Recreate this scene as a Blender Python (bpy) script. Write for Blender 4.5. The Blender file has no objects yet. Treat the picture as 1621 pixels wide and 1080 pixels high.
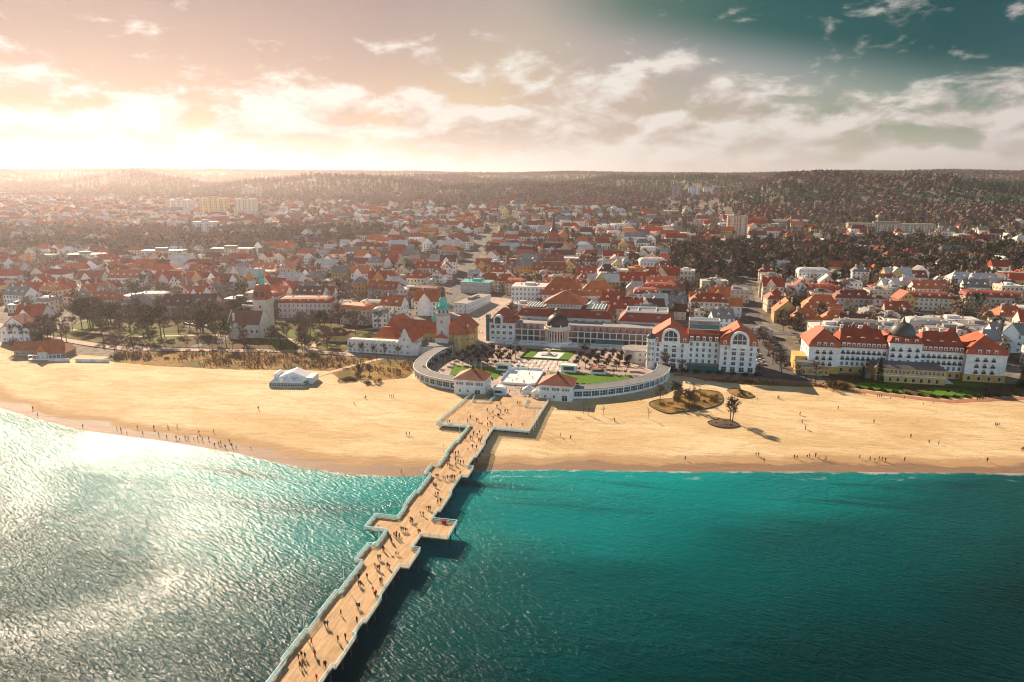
import bpy, math, random
import numpy as np
R = math.radians
rnd = random.Random(7)
nr = np.random.default_rng(11)
sc = bpy.context.scene
col = sc.collection

# ------------------------------------------------------------------ camera
YAW, PITCH = R(12.5), R(13.3)
cam_d = bpy.data.cameras.new('camera')
cam_d.lens, cam_d.sensor_width = 24.0, 36.0
cam_d.clip_start, cam_d.clip_end = 1.0, 30000
cam = bpy.data.objects.new('camera', cam_d)
col.objects.link(cam)
cam.location = (68.06, -250.2, 100.0)
cam.rotation_euler = (R(90) - PITCH, 0, YAW)
sc.camera = cam

# ------------------------------------------------------------------ node helper
class NT:
    def __init__(s, tree):
        s.t = tree; tree.nodes.clear()
    def n(s, kind, ins=None, **props):
        nd = s.t.nodes.new(kind)
        for k, v in props.items(): setattr(nd, k, v)
        for k, v in (ins or {}).items(): s.put(nd, k, v)
        return nd
    def put(s, nd, k, v):
        if isinstance(v, bpy.types.NodeSocket): s.t.links.new(v, nd.inputs[k])
        elif isinstance(v, bpy.types.Node): s.t.links.new(v.outputs[0], nd.inputs[k])
        else: nd.inputs[k].default_value = v
    def m(s, op, a, b=0.0, c=0.0, clamp=False):
        return s.n('ShaderNodeMath', {0: a, 1: b, 2: c}, operation=op, use_clamp=clamp).outputs[0]
    def vm(s, op, a, b=(0, 0, 0)):
        nd = s.n('ShaderNodeVectorMath', {0: a, 1: b}, operation=op)
        return nd.outputs['Value'] if op in ('DOT_PRODUCT', 'LENGTH') else nd.outputs[0]
    def mix(s, f, a, b, mode='MIX'):
        nd = s.n('ShaderNodeMix', data_type='RGBA', blend_type=mode)
        s.put(nd, 0, f); s.put(nd, 6, a); s.put(nd, 7, b)
        return nd.outputs[2]
    def ramp(s, f, stops, interp='LINEAR'):
        nd = s.n('ShaderNodeValToRGB', {0: f})
        cr = nd.color_ramp; cr.interpolation = interp
        while len(cr.elements) > 1: cr.elements.remove(cr.elements[-1])
        cr.elements[0].position = stops[0][0]; cr.elements[0].color = c4(stops[0][1])
        for p, c in stops[1:]:
            cr.elements.new(p).color = c4(c)
        return nd.outputs[0]
    def noise(s, vec, scale, detail=4, rough=.5, dist=0.0):
        nd = s.n('ShaderNodeTexNoise', {'Scale': scale, 'Detail': detail, 'Roughness': rough, 'Distortion': dist})
        if vec is not None: s.put(nd, 'Vector', vec)
        return nd.outputs[0]
    def step(s, v, a, b):
        return s.n('ShaderNodeMapRange', {0: v, 1: a, 2: b, 3: 0.0, 4: 1.0}, interpolation_type='SMOOTHSTEP').outputs[0]
def c4(c):
    if isinstance(c, (int, float)): c = (c, c, c)
    return (*c[:3], 1.0)

# ------------------------------------------------------------------ sky, sun, exposure
SUN_EL, SUN_LEFT = R(27.0), R(45.5)            # the sun stands 45.5 degrees left of straight inland
S = (-math.sin(SUN_LEFT) * math.cos(SUN_EL), math.cos(SUN_LEFT) * math.cos(SUN_EL), math.sin(SUN_EL))
world = bpy.data.worlds.new('World'); sc.world = world; world.use_nodes = True
w = NT(world.node_tree)
d = w.n('ShaderNodeTexCoord').outputs['Generated']
sep = w.n('ShaderNodeSeparateXYZ', {0: d})
dz = sep.outputs[2]
ang = w.m('DIVIDE', w.m('ARCCOSINE', w.vm('DOT_PRODUCT', d, S)), math.pi)      # 0 at the sun, 1 opposite
el = w.m('DIVIDE', w.m('ARCSINE', dz), R(90))                                   # 0 at the horizon, 1 overhead
nishita = w.n('ShaderNodeTexSky', sky_type='NISHITA', sun_disc=False, sun_elevation=SUN_EL,
              sun_rotation=-SUN_LEFT, air_density=1.0, dust_density=1.5, ozone_density=1.0)
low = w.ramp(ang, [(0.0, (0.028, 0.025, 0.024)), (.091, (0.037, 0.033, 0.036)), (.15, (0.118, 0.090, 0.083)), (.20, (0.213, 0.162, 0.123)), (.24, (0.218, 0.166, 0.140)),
                   (.29, (0.225, 0.192, 0.168)), (.36, (0.162, 0.187, 0.157)), (.43, (0.153, 0.187, 0.170)), (.55, (.66, .66, .58)), (.72, (1.38, 1.27, 1.08)), (1.0, (1.6, 1.46, 1.22))])  # unseen sky behind the camera is brightened to fill the shaded facades
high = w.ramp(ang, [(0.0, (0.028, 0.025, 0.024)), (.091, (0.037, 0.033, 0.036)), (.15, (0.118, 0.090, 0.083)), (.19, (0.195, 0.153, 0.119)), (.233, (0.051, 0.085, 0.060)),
                    (.28, (0.006, 0.062, 0.049)), (.345, (0.003, 0.053, 0.049)), (.43, (0.042, 0.093, 0.089)), (.55, (.66, .66, .58)), (.72, (1.38, 1.27, 1.08)), (1.0, (1.6, 1.46, 1.22))])  # same added fill brightness on the side away from the sun
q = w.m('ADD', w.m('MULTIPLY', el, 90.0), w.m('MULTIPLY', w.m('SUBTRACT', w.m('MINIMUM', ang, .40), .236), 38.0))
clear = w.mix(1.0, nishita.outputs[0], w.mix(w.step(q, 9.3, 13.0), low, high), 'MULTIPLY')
CLOUD_SHIFT = (7.7, .6, 2.3)
# cumulus bank standing round the horizon, thinning out upwards
stretch = w.vm('ADD', w.vm('MULTIPLY', d, (1.0, 1.0, 2.3)), CLOUD_SHIFT)
sunward = w.vm('ADD', stretch, (S[0] * .018, S[1] * .018, .04))
n1 = w.noise(stretch, 10.5, 10, .58, .2)
n2 = w.noise(sunward, 10.5, 5, .52, .2)
nbig = w.noise(stretch, 3.2, 2, .5)
cover = w.ramp(el, [(0.0, .70), (.04, .67), (.065, .60), (.09, .49), (.11, .42), (.135, .36), (.17, .26), (.3, .18), (1.0, .15)], 'EASE')
dens_in = w.m('ADD', w.m('ADD', n1, w.m('MULTIPLY', w.m('SUBTRACT', nbig, .5), .35)), w.m('SUBTRACT', cover, 1.0))
dens = w.step(dens_in, -.03, .15)
lit = w.m('ADD', .52, w.m('MULTIPLY', w.m('SUBTRACT', n1, n2), 5.0), clamp=True)
near = w.ramp(ang, [(0.0, 1.0), (.18, .95), (.30, .55), (.42, .25), (1.0, .22)], 'EASE')
lit_col = w.mix(near, (2.11, 1.84, 1.68, 1), (2.61, 2.51, 2.31, 1))
dark_col = w.mix(near, (1.13, 1.02, 0.98, 1), (1.79, 1.41, 1.16, 1))
cloud = w.mix(lit, dark_col, lit_col)
sky_col = w.mix(w.m('MULTIPLY', dens, .94), clear, cloud)
# bright veil low over the land
veil = w.m('MULTIPLY', w.step(el, .055, -.005), .85)
veil_col = w.mix(near, (1.91, 1.68, 1.55, 1), (2.68, 2.61, 2.40, 1))
sky_col = w.mix(veil, sky_col, veil_col)
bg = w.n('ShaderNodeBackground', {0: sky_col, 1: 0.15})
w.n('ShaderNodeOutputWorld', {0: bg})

sun_d = bpy.data.lights.new('sun', 'SUN'); sun_d.energy = 5.0; sun_d.angle = R(0.55); sun_d.color = (1.0, .80, .58)
sun = bpy.data.objects.new('sun', sun_d); col.objects.link(sun)
sun.rotation_euler = (R(90) - SUN_EL, 0, R(180) + SUN_LEFT)
sun.location = (-300, 300, 250)
sc.view_settings.view_transform = 'Standard'; sc.view_settings.look = 'None'
sc.view_settings.exposure = 1.2; sc.view_settings.gamma = 1.0
sc.view_settings.use_curve_mapping = False
sc.cycles.use_denoising = True
sc.cycles.max_bounces = 6
sc.cycles.filter_width = 1.15
sc.cycles.sample_clamp_indirect = 4.0

# ------------------------------------------------------------------ terrain function
SHX = [-2500.0, -700.0, -220.9, -161.9, -120.6, -83.8, -54.1, -34.1, -16.1, 10.4, 38.8, 82.6, 126.2, 195.3, 700.0, 2500.0]
SHY = [700.0, 200.0, -14.2, -29.8, -32.8, -37.8, -44.3, -45.4, -43.5, -32.2, -25.4, -17.3, -7.7, 6.0, 110.0, 400.0]
def vnoise(x, y, seed=0):
    x = np.asarray(x, float); y = np.asarray(y, float)
    xi = np.floor(x).astype(np.int64); yi = np.floor(y).astype(np.int64)
    fx = x - xi; fy = y - yi; fx = fx * fx * (3 - 2 * fx); fy = fy * fy * (3 - 2 * fy)
    def h(a, b):
        n = (a * 374761393 + b * 668265263 + seed * 974711) & 0x7fffffff
        n = ((n ^ (n >> 13)) * 1274126177) & 0x7fffffff
        return ((n ^ (n >> 16)) & 0xffff) / 65535.0
    return (h(xi, yi) * (1 - fx) + h(xi + 1, yi) * fx) * (1 - fy) + (h(xi, yi + 1) * (1 - fx) + h(xi + 1, yi + 1) * fx) * fy
def fbm(x, y, seed=0, o=4):
    r = 0; a = .5
    for k in range(o):
        r = r + a * vnoise(np.asarray(x) * 2 ** k, np.asarray(y) * 2 ** k, seed + k); a *= .5
    return r
def shore(x): return np.interp(x, SHX, SHY)
def forest_edge(x): return np.interp(x, [-2500, -900, -300, 60, 180, 420, 700, 2500], [1450, 1230, 1180, 1060, 900, 930, 800, 750])
def T(x, y):
    x = np.asarray(x, float); y = np.asarray(y, float)
    z = np.interp(y - shore(x), [-200, -60, 0, 10, 50, 100], [-6, -4, 0, .7, 1.8, 2.2]) + \
        np.interp(y, [220, 350, 650, 1050, 1750, 2350, 9000], [0, 4, 17, 38, 60, 66, 75])
    e = forest_edge(x)
    dist = np.hypot(x - 68, y + 250); u = y - e
    def ridge(c, wd): return np.exp(-((u - c) / wd) ** 2)
    na, nb, nc = fbm(x / 420 + 3.1, y / 900 + 8.2, 5, 3), fbm(x / 620 + 1.7, y / 1100 + 2.2, 6, 3), fbm(x / 520 + 9, y / 420 + 4, 7, 4)
    dale = 1 - .95 * np.exp(-((x - 135) / 130) ** 2) * (y < 1750)
    hill = dale * 56 * np.clip(na * 3.0 - .95, .0, 1.2) * ridge(430 + 420 * (na - .5), 150) + dale * 70 * np.clip(nb * 3.0 - .9, .0, 1.2) * ridge(1080 + 700 * (nb - .5), 260) \
        + 98 * np.clip(np.maximum((u - 1350) / 1100, (dist - 3000) / 1300), 0, 1) ** 1.2 * (.6 + .8 * nc) + 14 * (nc - .5) * np.clip(u / 300, 0, 1)
    az = np.arctan2(x - 68, y + 250)
    cap = 88 + dist * (.0108 + .0105 * (fbm(az * 4.5 + 11, az * 0, 9, 4) - .5))
    zz = z + hill * np.clip(u / 120, 0, 1)
    return np.where(u > 0, np.minimum(zz, cap), z)
def Tz(x, y): return float(T(x, y))

# ------------------------------------------------------------------ mesh builder
class MB:
    def __init__(s): s.v = []; s.f = []; s.m = []
    def add(s, vs, fs, mi=0):
        o = len(s.v); s.v += [tuple(p) for p in vs]
        for f in fs: s.f.append(tuple(o + i for i in f)); s.m.append(mi)
        return s
    def box(s, x0, y0, z0, x1, y1, z1, mi=0):
        return s.add([(x0, y0, z0), (x1, y0, z0), (x1, y1, z0), (x0, y1, z0), (x0, y0, z1), (x1, y0, z1), (x1, y1, z1), (x0, y1, z1)],
                     [(0, 3, 2, 1), (4, 5, 6, 7), (0, 1, 5, 4), (1, 2, 6, 5), (2, 3, 7, 6), (3, 0, 4, 7)], mi)
    def frustum(s, a, z0, b, z1, mi=0):
        (x0, y0, x1, y1), (X0, Y0, X1, Y1) = a, b
        return s.add([(x0, y0, z0), (x1, y0, z0), (x1, y1, z0), (x0, y1, z0), (X0, Y0, z1), (X1, Y0, z1), (X1, Y1, z1), (X0, Y1, z1)],
                     [(0, 3, 2, 1), (4, 5, 6, 7), (0, 1, 5, 4), (1, 2, 6, 5), (2, 3, 7, 6), (3, 0, 4, 7)], mi)
    def gable(s, x0, y0, x1, y1, z, h, ax='x', mi=0, cut=0.0):
        if ax == 'x':
            ym = (y0 + y1) / 2
            vs = [(x0, y0, z), (x1, y0, z), (x1, y1, z), (x0, y1, z), (x0 + cut, ym, z + h), (x1 - cut, ym, z + h)]
            return s.add(vs, [(0, 3, 2, 1), (0, 1, 5, 4), (2, 3, 4, 5), (3, 0, 4), (1, 2, 5)], mi)
        xm = (x0 + x1) / 2
        vs = [(x0, y0, z), (x1, y0, z), (x1, y1, z), (x0, y1, z), (xm, y0 + cut, z + h), (xm, y1 - cut, z + h)]
        return s.add(vs, [(0, 3, 2, 1), (0, 1, 4), (1, 2, 5, 4), (2, 3, 5), (3, 0, 4, 5)], mi)
    def prism(s, poly, z0, z1, mi=0):
        n = len(poly)
        vs = [(x, y, z0) for x, y in poly] + [(x, y, z1) for x, y in poly]
        return s.add(vs, [tuple(range(n))[::-1], tuple(range(n, 2 * n))] + [(i, (i + 1) % n, n + (i + 1) % n, n + i) for i in range(n)], mi)
    def slab_y(s, poly, y0, y1, mi=0):
        """outline in x,z pushed through from y0 to y1"""
        n = len(poly)
        vs = [(x, y0, z) for x, z in poly] + [(x, y1, z) for x, z in poly]
        return s.add(vs, [tuple(range(n)), tuple(range(n, 2 * n))[::-1]] + [(i, n + i, n + (i + 1) % n, (i + 1) % n) for i in range(n)], mi)
    def lathe(s, cx, cy, prof, n=16, mi=0, a0=0.0):
        vs = []; fs = []
        for r, z in prof:
            for k in range(n):
                a = a0 + 2 * math.pi * k / n; vs.append((cx + r * math.cos(a), cy + r * math.sin(a), z))
        for j in range(len(prof) - 1):
            for k in range(n):
                fs.append((j * n + k, j * n + (k + 1) % n, (j + 1) * n + (k + 1) % n, (j + 1) * n + k))
        fs.append(tuple(range(n))[::-1]); fs.append(tuple(range((len(prof) - 1) * n, len(prof) * n)))
        return s.add(vs, fs, mi)
    def tube(s, p, q, r0, r1, n=6, mi=0):
        p = np.array(p, float); q = np.array(q, float); t = q - p; t /= (np.linalg.norm(t) + 1e-9)
        u = np.cross(t, (0, 0, 1) if abs(t[2]) < .9 else (1, 0, 0)); u /= np.linalg.norm(u); vv = np.cross(t, u)
        vs = []
        for c, r in ((p, r0), (q, r1)):
            for k in range(n):
                a = 2 * math.pi * k / n; vs.append(c + r * (math.cos(a) * u + math.sin(a) * vv))
        return s.add(vs, [(k, (k + 1) % n, n + (k + 1) % n, n + k) for k in range(n)] + [tuple(range(n))[::-1], tuple(range(n, 2 * n))], mi)
    def mesh(s, name, mats, smooth=False):
        me = bpy.data.meshes.new(name); me.from_pydata(s.v, [], s.f)
        for mt in (mats if isinstance(mats, (list, tuple)) else [mats]): me.materials.append(mt)
        me.polygons.foreach_set('material_index', s.m)
        if smooth: me.polygons.foreach_set('use_smooth', [True] * len(s.f))
        me.update(); return me

def put(name, data, parent=None, loc=(0, 0, 0), rz=0.0, color=None, scale=None):
    o = bpy.data.objects.new(name, data); col.objects.link(o)
    o.location = loc
    if rz: o.rotation_euler = (0, 0, rz)
    if color: o.color = c4(color)
    if scale: o.scale = scale if isinstance(scale, (tuple, list)) else (scale,) * 3
    if parent is not None: o.parent = parent
    return o
def part(name, mb, mat, parent, color=None, smooth=False, **k):
    return put(name, mb.mesh(name, mat, smooth), parent, color=color, **k)
def thing(name, label, cat, loc=(0, 0, 0), rz=0.0, group=None):
    o = put(name, None, None, loc, rz); o.empty_display_size = .5
    return tag(o, label, cat, group)
def tag(o, label=None, cat=None, group=None, kind=None):
    for k, v in (('label', label), ('category', cat), ('group', group), ('kind', kind)):
        if v: o[k] = v
    return o
def np_mesh(name, verts, faces, mats, smooth=False):
    """faces: int array, three or four corners each"""
    me = bpy.data.meshes.new(name); nv, nf = len(verts), len(faces); k = faces.shape[1]
    me.vertices.add(nv); me.vertices.foreach_set('co', np.ascontiguousarray(verts, np.float32).ravel())
    me.loops.add(nf * k); me.loops.foreach_set('vertex_index', np.ascontiguousarray(faces, np.int32).ravel())
    me.polygons.add(nf); me.polygons.foreach_set('loop_start', np.arange(0, nf * k, k, dtype=np.int32))
    try: me.polygons.foreach_set('loop_total', np.full(nf, k, np.int32))
    except Exception: pass
    for mt in (mats if isinstance(mats, (list, tuple)) else [mats]): me.materials.append(mt)
    if smooth: me.polygons.foreach_set('use_smooth', np.ones(nf, bool))
    me.update(calc_edges=True); me.validate()
    return me
def grid_mesh(name, X, Y, Z, mat, smooth=True):
    ny, nx = X.shape
    i = np.arange(ny * nx).reshape(ny, nx)
    f = np.stack([i[:-1, :-1], i[:-1, 1:], i[1:, 1:], i[1:, :-1]], -1).reshape(-1, 4)
    return np_mesh(name, np.stack([X, Y, Z], -1).reshape(-1, 3), f, mat, smooth)
def attr(me, name, vals):
    a = me.attributes.new(name, 'FLOAT', 'POINT'); a.data.foreach_set('value', np.asarray(vals, np.float32).ravel())
def attr_col(me, name, vals, dom='POINT'):
    a = me.attributes.new(name, 'FLOAT_COLOR', dom); v = np.ones((len(vals), 4), np.float32); v[:, :3] = vals
    a.data.foreach_set('color', v.ravel())

# ------------------------------------------------------------------ materials
def mat(name, build):
    m = bpy.data.materials.new(name); m.use_nodes = True
    t = NT(m.node_tree); out = t.n('ShaderNodeOutputMaterial')
    t.put(out, 'Surface', build(t)); return m
def bsdf(t, color, rough=.7, bump=None, bstr=.3, bdist=.05, spec=.3, metal=0.0, **extra):
    ins = {'Base Color': color if not isinstance(color, tuple) else c4(color), 'Roughness': rough, 'Specular IOR Level': spec, 'Metallic': metal}
    ins.update(extra)
    b = t.n('ShaderNodeBsdfPrincipled', ins)
    if bump is not None:
        t.put(b, 'Normal', t.n('ShaderNodeBump', {'Strength': bstr, 'Distance': bdist, 'Height': bump}).outputs[0])
    return b.outputs[0]
def pos(t): return t.n('ShaderNodeNewGeometry').outputs['Position']
def obj_co(t): return t.n('ShaderNodeTexCoord').outputs['Object']
def scaled(t, v, k): return t.vm('MULTIPLY', v, k)
def varied(t, color, lo=.75, hi=1.15, scale=.5, vec=None, detail=5):
    n = t.noise(vec if vec is not None else pos(t), scale, detail, .6)
    f = t.n('ShaderNodeMapRange', {0: n, 1: .3, 2: .7, 3: lo, 4: hi}).outputs[0]
    return t.mix(1.0, color, t.n('ShaderNodeCombineColor', {0: f, 1: f, 2: f}).outputs[0], 'MULTIPLY'), n
def m_object(name, rough=.8, lo=.8, hi=1.12, scale=.35, tiles=False, spec=.25):
    def b(t):
        c = t.n('ShaderNodeObjectInfo').outputs['Color']
        cc, n = varied(t, c, lo, hi, scale)
        if tiles:
            fine = t.noise(scaled(t, pos(t), (1, 1, 1.5)), 2.6, 3, .7)
            cc = t.mix(t.step(fine, .45, .75), cc, t.mix(1.0, cc, (.55, .48, .45, 1), 'MULTIPLY'))
            z = t.n('ShaderNodeSeparateXYZ', {0: pos(t)}).outputs[2]
            rows = t.m('FRACT', t.m('MULTIPLY', z, 3.2))
            return bsdf(t, cc, rough, t.m('ADD', rows, fine), .5, .05, spec)
        return bsdf(t, cc, rough, n, .2, .04, spec)
    return mat(name, b)
def m_plain(name, color, rough=.7, lo=.8, hi=1.15, scale=.6, spec=.3, bstr=.2):
    def b(t):
        cc, n = varied(t, c4(color), lo, hi, scale); return bsdf(t, cc, rough, n, bstr, .05, spec)
    return mat(name, b)
PLASTER = m_object('plaster', .85)
TILES = m_object('roof_tiles', .6, .8, 1.25, .22, tiles=True)
FELT = m_object('roof_felt', .62, .85, 1.3, .3, spec=.5)
PAINT = m_object('painted_metal', .45, .9, 1.05, .8, spec=.5)
CLOTH = m_object('cloth', .9, .85, 1.1, 3.0)
GLASS = mat('window_glass', lambda t: bsdf(t, varied(t, c4((.035, .055, .06)), .5, 1.8, .25)[0], .12, spec=.6))
TEALGLASS = m_plain('teal_glass', (.02, .16, .16), .12, .7, 1.3, .2, .6)
WHITE = m_plain('white_paint', (.74, .74, .72), .6, .88, 1.06, .8)
DARK = m_plain('dark_metal', (.03, .035, .035), .6)
COPPER = m_plain('green_copper', (.10, .42, .33), .6, .8, 1.2, .8)
SKIN = m_plain('skin', (.45, .27, .19), .6); HAIR = m_plain('hair', (.03, .02, .015), .7)
TROUSERS = m_plain('trousers', (.02, .024, .035), .9)
WOODPILE = m_plain('pile_wood', (.05, .045, .04), .9, .6, 1.3, 1.2)
GREYROOF = m_plain('grey_roof_sheet', (.17, .165, .165), .8, .85, 1.15, .15)
BARK = m_plain('bark', (.055, .04, .03), .95, .7, 1.3, .8)
STONE = m_plain('pale_stone', (.42, .38, .34), .85, .8, 1.15, .5)
RED = m_plain('sign_red', (.55, .02, .02), .5)
def leafmat(name, a, b_):
    def bb(t):
        rn = t.n('ShaderNodeObjectInfo').outputs['Random']
        n = t.noise(pos(t), .7, 3, .6)
        c = t.mix(t.step(t.m('ADD', t.m('MULTIPLY', rn, .5), t.m('MULTIPLY', n, .5)), .25, .75), c4(a), c4(b_))
        return bsdf(t, c, .9, spec=.1)
    return mat(name, bb)
TWIG = leafmat('bare_twigs', (.105, .076, .056), (.19, .135, .095))
NEEDLE = leafmat('needles', (.012, .03, .014), (.03, .055, .022))
SHRUB = leafmat('shrub_twigs', (.10, .065, .025), (.20, .12, .045))
HEDGE = leafmat('hedge_leaves', (.02, .05, .012), (.05, .09, .02))
def vcolmat(name, rough=.9, attrn='tint'):
    return mat(name, lambda t: bsdf(t, varied(t, t.n('ShaderNodeAttribute', attribute_name=attrn).outputs[0], .8, 1.2, .1)[0], rough, spec=.1))
TINT = vcolmat('tinted_matter')

# ------------------------------------------------------------------ the ground, one sheet to the horizon
def m_ground(t):
    p = pos(t)
    n = t.noise(p, .02, 6, .65); n2 = t.noise(p, .25, 4, .6)
    c = t.ramp(n, [(.3, (.11, .09, .068)), (.45, (.18, .15, .12)), (.55, (.26, .225, .195)), (.7, (.12, .115, .06))])
    c = t.mix(t.step(n2, .35, .7), c, t.mix(1.0, c, (.6, .55, .5, 1), 'MULTIPLY'))
    return bsdf(t, c, .95, n2, .4, .3, .1)
GROUND = mat('town_earth', m_ground)
rows = np.concatenate([np.linspace(-900, -120, 8), np.linspace(-100, 300, 60), np.linspace(310, 1200, 90), np.linspace(1220, 4800, 150), np.linspace(4900, 7400, 20)])
us = np.linspace(-1, 1, 181)
Y = np.repeat(rows[:, None], 181, 1)
X = us[None, :] * (700 + 1.05 * np.maximum(rows[:, None], 0)) + 40 - .22 * np.maximum(rows[:, None], 0)
Z = T(X, Y) - np.interp(Y, [60, 110], [.5, .03])
tag(put('ground', grid_mesh('ground', X, Y, Z, GROUND)), kind='structure')

def m_sand(t):
    p = pos(t); sh = t.n('ShaderNodeAttribute', attribute_name='shore').outputs['Fac']
    big = t.noise(scaled(t, p, (.5, 1.0, 1)), .035, 5, .6, .6); mid = t.noise(scaled(t, p, (.35, 1, 1)), .16, 6, .65, 1.0); fine = t.noise(p, 2.2, 5, .7)
    tracks = t.noise(scaled(t, p, (.06, .55, 1)), .9, 5, .65, 2.2)
    steps = t.n('ShaderNodeTexVoronoi', {'Vector': p, 'Scale': 1.1, 'Randomness': 1.0}).outputs['Distance']
    c = t.mix(t.step(big, .32, .66), (.56, .395, .20, 1), (.70, .54, .33, 1))
    c = t.mix(t.m('MULTIPLY', t.step(mid, .42, .68), .5), c, (.42, .265, .125, 1))
    c = t.mix(t.m('MULTIPLY', t.step(tracks, .53, .64), .5), c, (.40, .255, .125, 1))
    lines = t.noise(scaled(t, t.n('ShaderNodeVectorRotate', {'Vector': p, 'Angle': R(-9)}, rotation_type='Z_AXIS').outputs[0], (.012, .8, 1)), 1.0, 4, .7, .4)
    c = t.mix(t.m('MULTIPLY', t.step(lines, .56, .66), .40), c, (.40, .25, .12, 1))
    prints = t.noise(p, .9, 6, .75, .3)
    c = t.mix(t.m('MULTIPLY', t.step(prints, .52, .66), .6), c, (.38, .24, .115, 1))
    c = t.mix(t.m('MULTIPLY', t.step(fine, .5, .8), .25), c, (.36, .23, .12, 1))
    edge = t.m('ADD', sh, t.m('ADD', t.m('MULTIPLY', t.m('SUBTRACT', mid, .5), 9.0), t.m('MULTIPLY', t.m('SUBTRACT', t.noise(scaled(t, p, (1.0, .3, 1)), .05, 3, .5), .5), 14.0)))
    damp = t.step(edge, 14.0, 8.5); wet = t.step(edge, 6.5, 4.5)
    c = t.mix(t.m('MULTIPLY', damp, .75), c, (.37, .215, .10, 1))
    c = t.mix(t.m('MULTIPLY', wet, .9), c, (.24, .145, .095, 1))
    hgt = t.m('ADD', t.m('ADD', t.m('MULTIPLY', mid, 1.0), t.m('MULTIPLY', fine, .35)), t.m('MULTIPLY', t.step(steps, .0, .35), t.m('SUBTRACT', .22, t.m('MULTIPLY', damp, .2))))
    rough = t.m('SUBTRACT', .92, t.m('MULTIPLY', wet, .22))
    return bsdf(t, c, rough, hgt, 1.0, .5, .2)
SAND = mat('sand', m_sand)
BACKX = [-700, -420, -300, -262, -228, -170, -128, -96, -66, -52, -28, 30, 62, 76, 90, 125, 144, 160, 172, 185, 197, 215, 234, 300, 700]
BACKY = [250, 110, 66, 62, 60, 62, 66, 64, 78, 72, 56, 56, 78, 96, 90, 92, 94, 88, 84, 81, 79, 86, 93, 106, 190]
def back(x): return np.interp(x, BACKX, BACKY)
xs = np.concatenate([np.linspace(-700, -330, 40), np.linspace(-326, 326, 260), np.linspace(330, 700, 40)])
tt = np.linspace(0, 1, 64)
X = np.repeat(xs[None, :], 64, 0); Y = (shore(xs) - 25)[None, :] * (1 - tt[:, None]) + (back(xs) + 6)[None, :] * tt[:, None]
Z = T(X, Y) + .06 + .18 * (fbm(X / 14, Y / 9, 3) - .5) * np.clip((Y - shore(X)) / 20, 0, 1)
me = grid_mesh('beach', X, Y, Z, SAND); attr(me, 'shore', Y - shore(X))
tag(put('beach', me), kind='structure')

# ------------------------------------------------------------------ the sea
def m_water(t):
    p = pos(t); sh = t.n('ShaderNodeAttribute', attribute_name='shore').outputs['Fac']
    patch = t.noise(scaled(t, p, (.45, 1, 1)), .018, 5, .6, .8); patch2 = t.noise(scaled(t, p, (.3, 1, 1)), .05, 4, .6, .5)
    px = t.n('ShaderNodeSeparateXYZ', {0: p}).outputs[0]
    deeper = t.m('MULTIPLY', t.m('MAXIMUM', t.m('SUBTRACT', px, 55.0), 0.0), .42)
    dd = t.m('ADD', t.m('ADD', sh, deeper), t.m('MULTIPLY', t.m('SUBTRACT', patch, .5), 46.0))
    c = t.ramp(t.m('DIVIDE', dd, 260.0), [(0.0, (.06, .24, .23)), (.03, (.001, .25, .25)), (.14, (.0004, .165, .170)), (.28, (.0003, .066, .072)), (.48, (.0003, .023, .027)), (.8, (.0004, .013, .016)), (1, (.0004, .013, .016))], 'EASE')
    bars = t.noise(scaled(t, p, (.010, .075, 1)), 1.0, 4, .6, .6)
    band = t.m('MULTIPLY', t.step(sh, 5.0, 12.0), t.step(sh, 40.0, 20.0))
    c = t.mix(t.m('MULTIPLY', t.m('MULTIPLY', t.step(bars, .50, .66), band), .85), c, (.001, .05, .06, 1))
    c = t.mix(t.m('MULTIPLY', t.step(patch2, .48, .75), .35), c, t.mix(1.0, c, (.45, .5, .52, 1), 'MULTIPLY'))
    # shallow edge: sand shows through, thin broken foam
    c = t.mix(t.step(sh, 2.2, -.2), c, (.22, .19, .15, 1))
    lip = t.m('ADD', sh, t.m('MULTIPLY', t.m('SUBTRACT', t.noise(p, .35, 5, .65), .5), 5.0))
    fo = t.m('MULTIPLY', t.m('MULTIPLY', t.step(lip, -.8, .3), t.step(lip, 2.4, 1.0)), t.step(t.noise(p, .09, 3, .6), .42, .56))
    lip2 = t.m('ADD', sh, t.m('MULTIPLY', t.m('SUBTRACT', t.noise(scaled(t, p, (.4, 1, 1)), .22, 5, .65), .5), 9.0))
    fo2 = t.m('MULTIPLY', t.m('MULTIPLY', t.step(lip2, 5.2, 5.9), t.step(lip2, 6.9, 6.1)), t.step(t.noise(p, .07, 3, .6), .54, .64))
    fo = t.m('MAXIMUM', fo, t.m('MULTIPLY', fo2, .7))
    c = t.mix(t.m('MULTIPLY', fo, .34), c, (.75, .72, .68, 1))
    rot = t.n('ShaderNodeVectorRotate', {'Vector': p, 'Angle': R(24)}, rotation_type='Z_AXIS').outputs[0]
    w0 = t.noise(scaled(t, rot, (.22, .60, 1)), 1.0, 2, .5, .35)
    w1 = t.noise(scaled(t, rot, (.5, 1.35, 1)), 1.0, 2, .5, .4)
    w2 = t.noise(scaled(t, p, (1.3, 2.6, 1)), 1.0, 3, .55, .3)
    calm = t.n('ShaderNodeMapRange', {0: t.noise(scaled(t, p, (.6, 1, 1)), .022, 4, .55, .8), 1: .36, 2: .64, 3: .55, 4: 1.15}).outputs[0]
    h = t.m('MULTIPLY', t.m('ADD', t.m('ADD', t.m('MULTIPLY', w0, .9), t.m('MULTIPLY', w1, .95)), t.m('MULTIPLY', w2, .42)), calm)
    return bsdf(t, c, .15, h, 1.0, .54, .10, IOR=1.33)
WATER = mat('sea_water', m_water)
xs = np.concatenate([np.linspace(-3500, -420, 24), np.linspace(-400, 420, 206), np.linspace(440, 3500, 24)])
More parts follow.
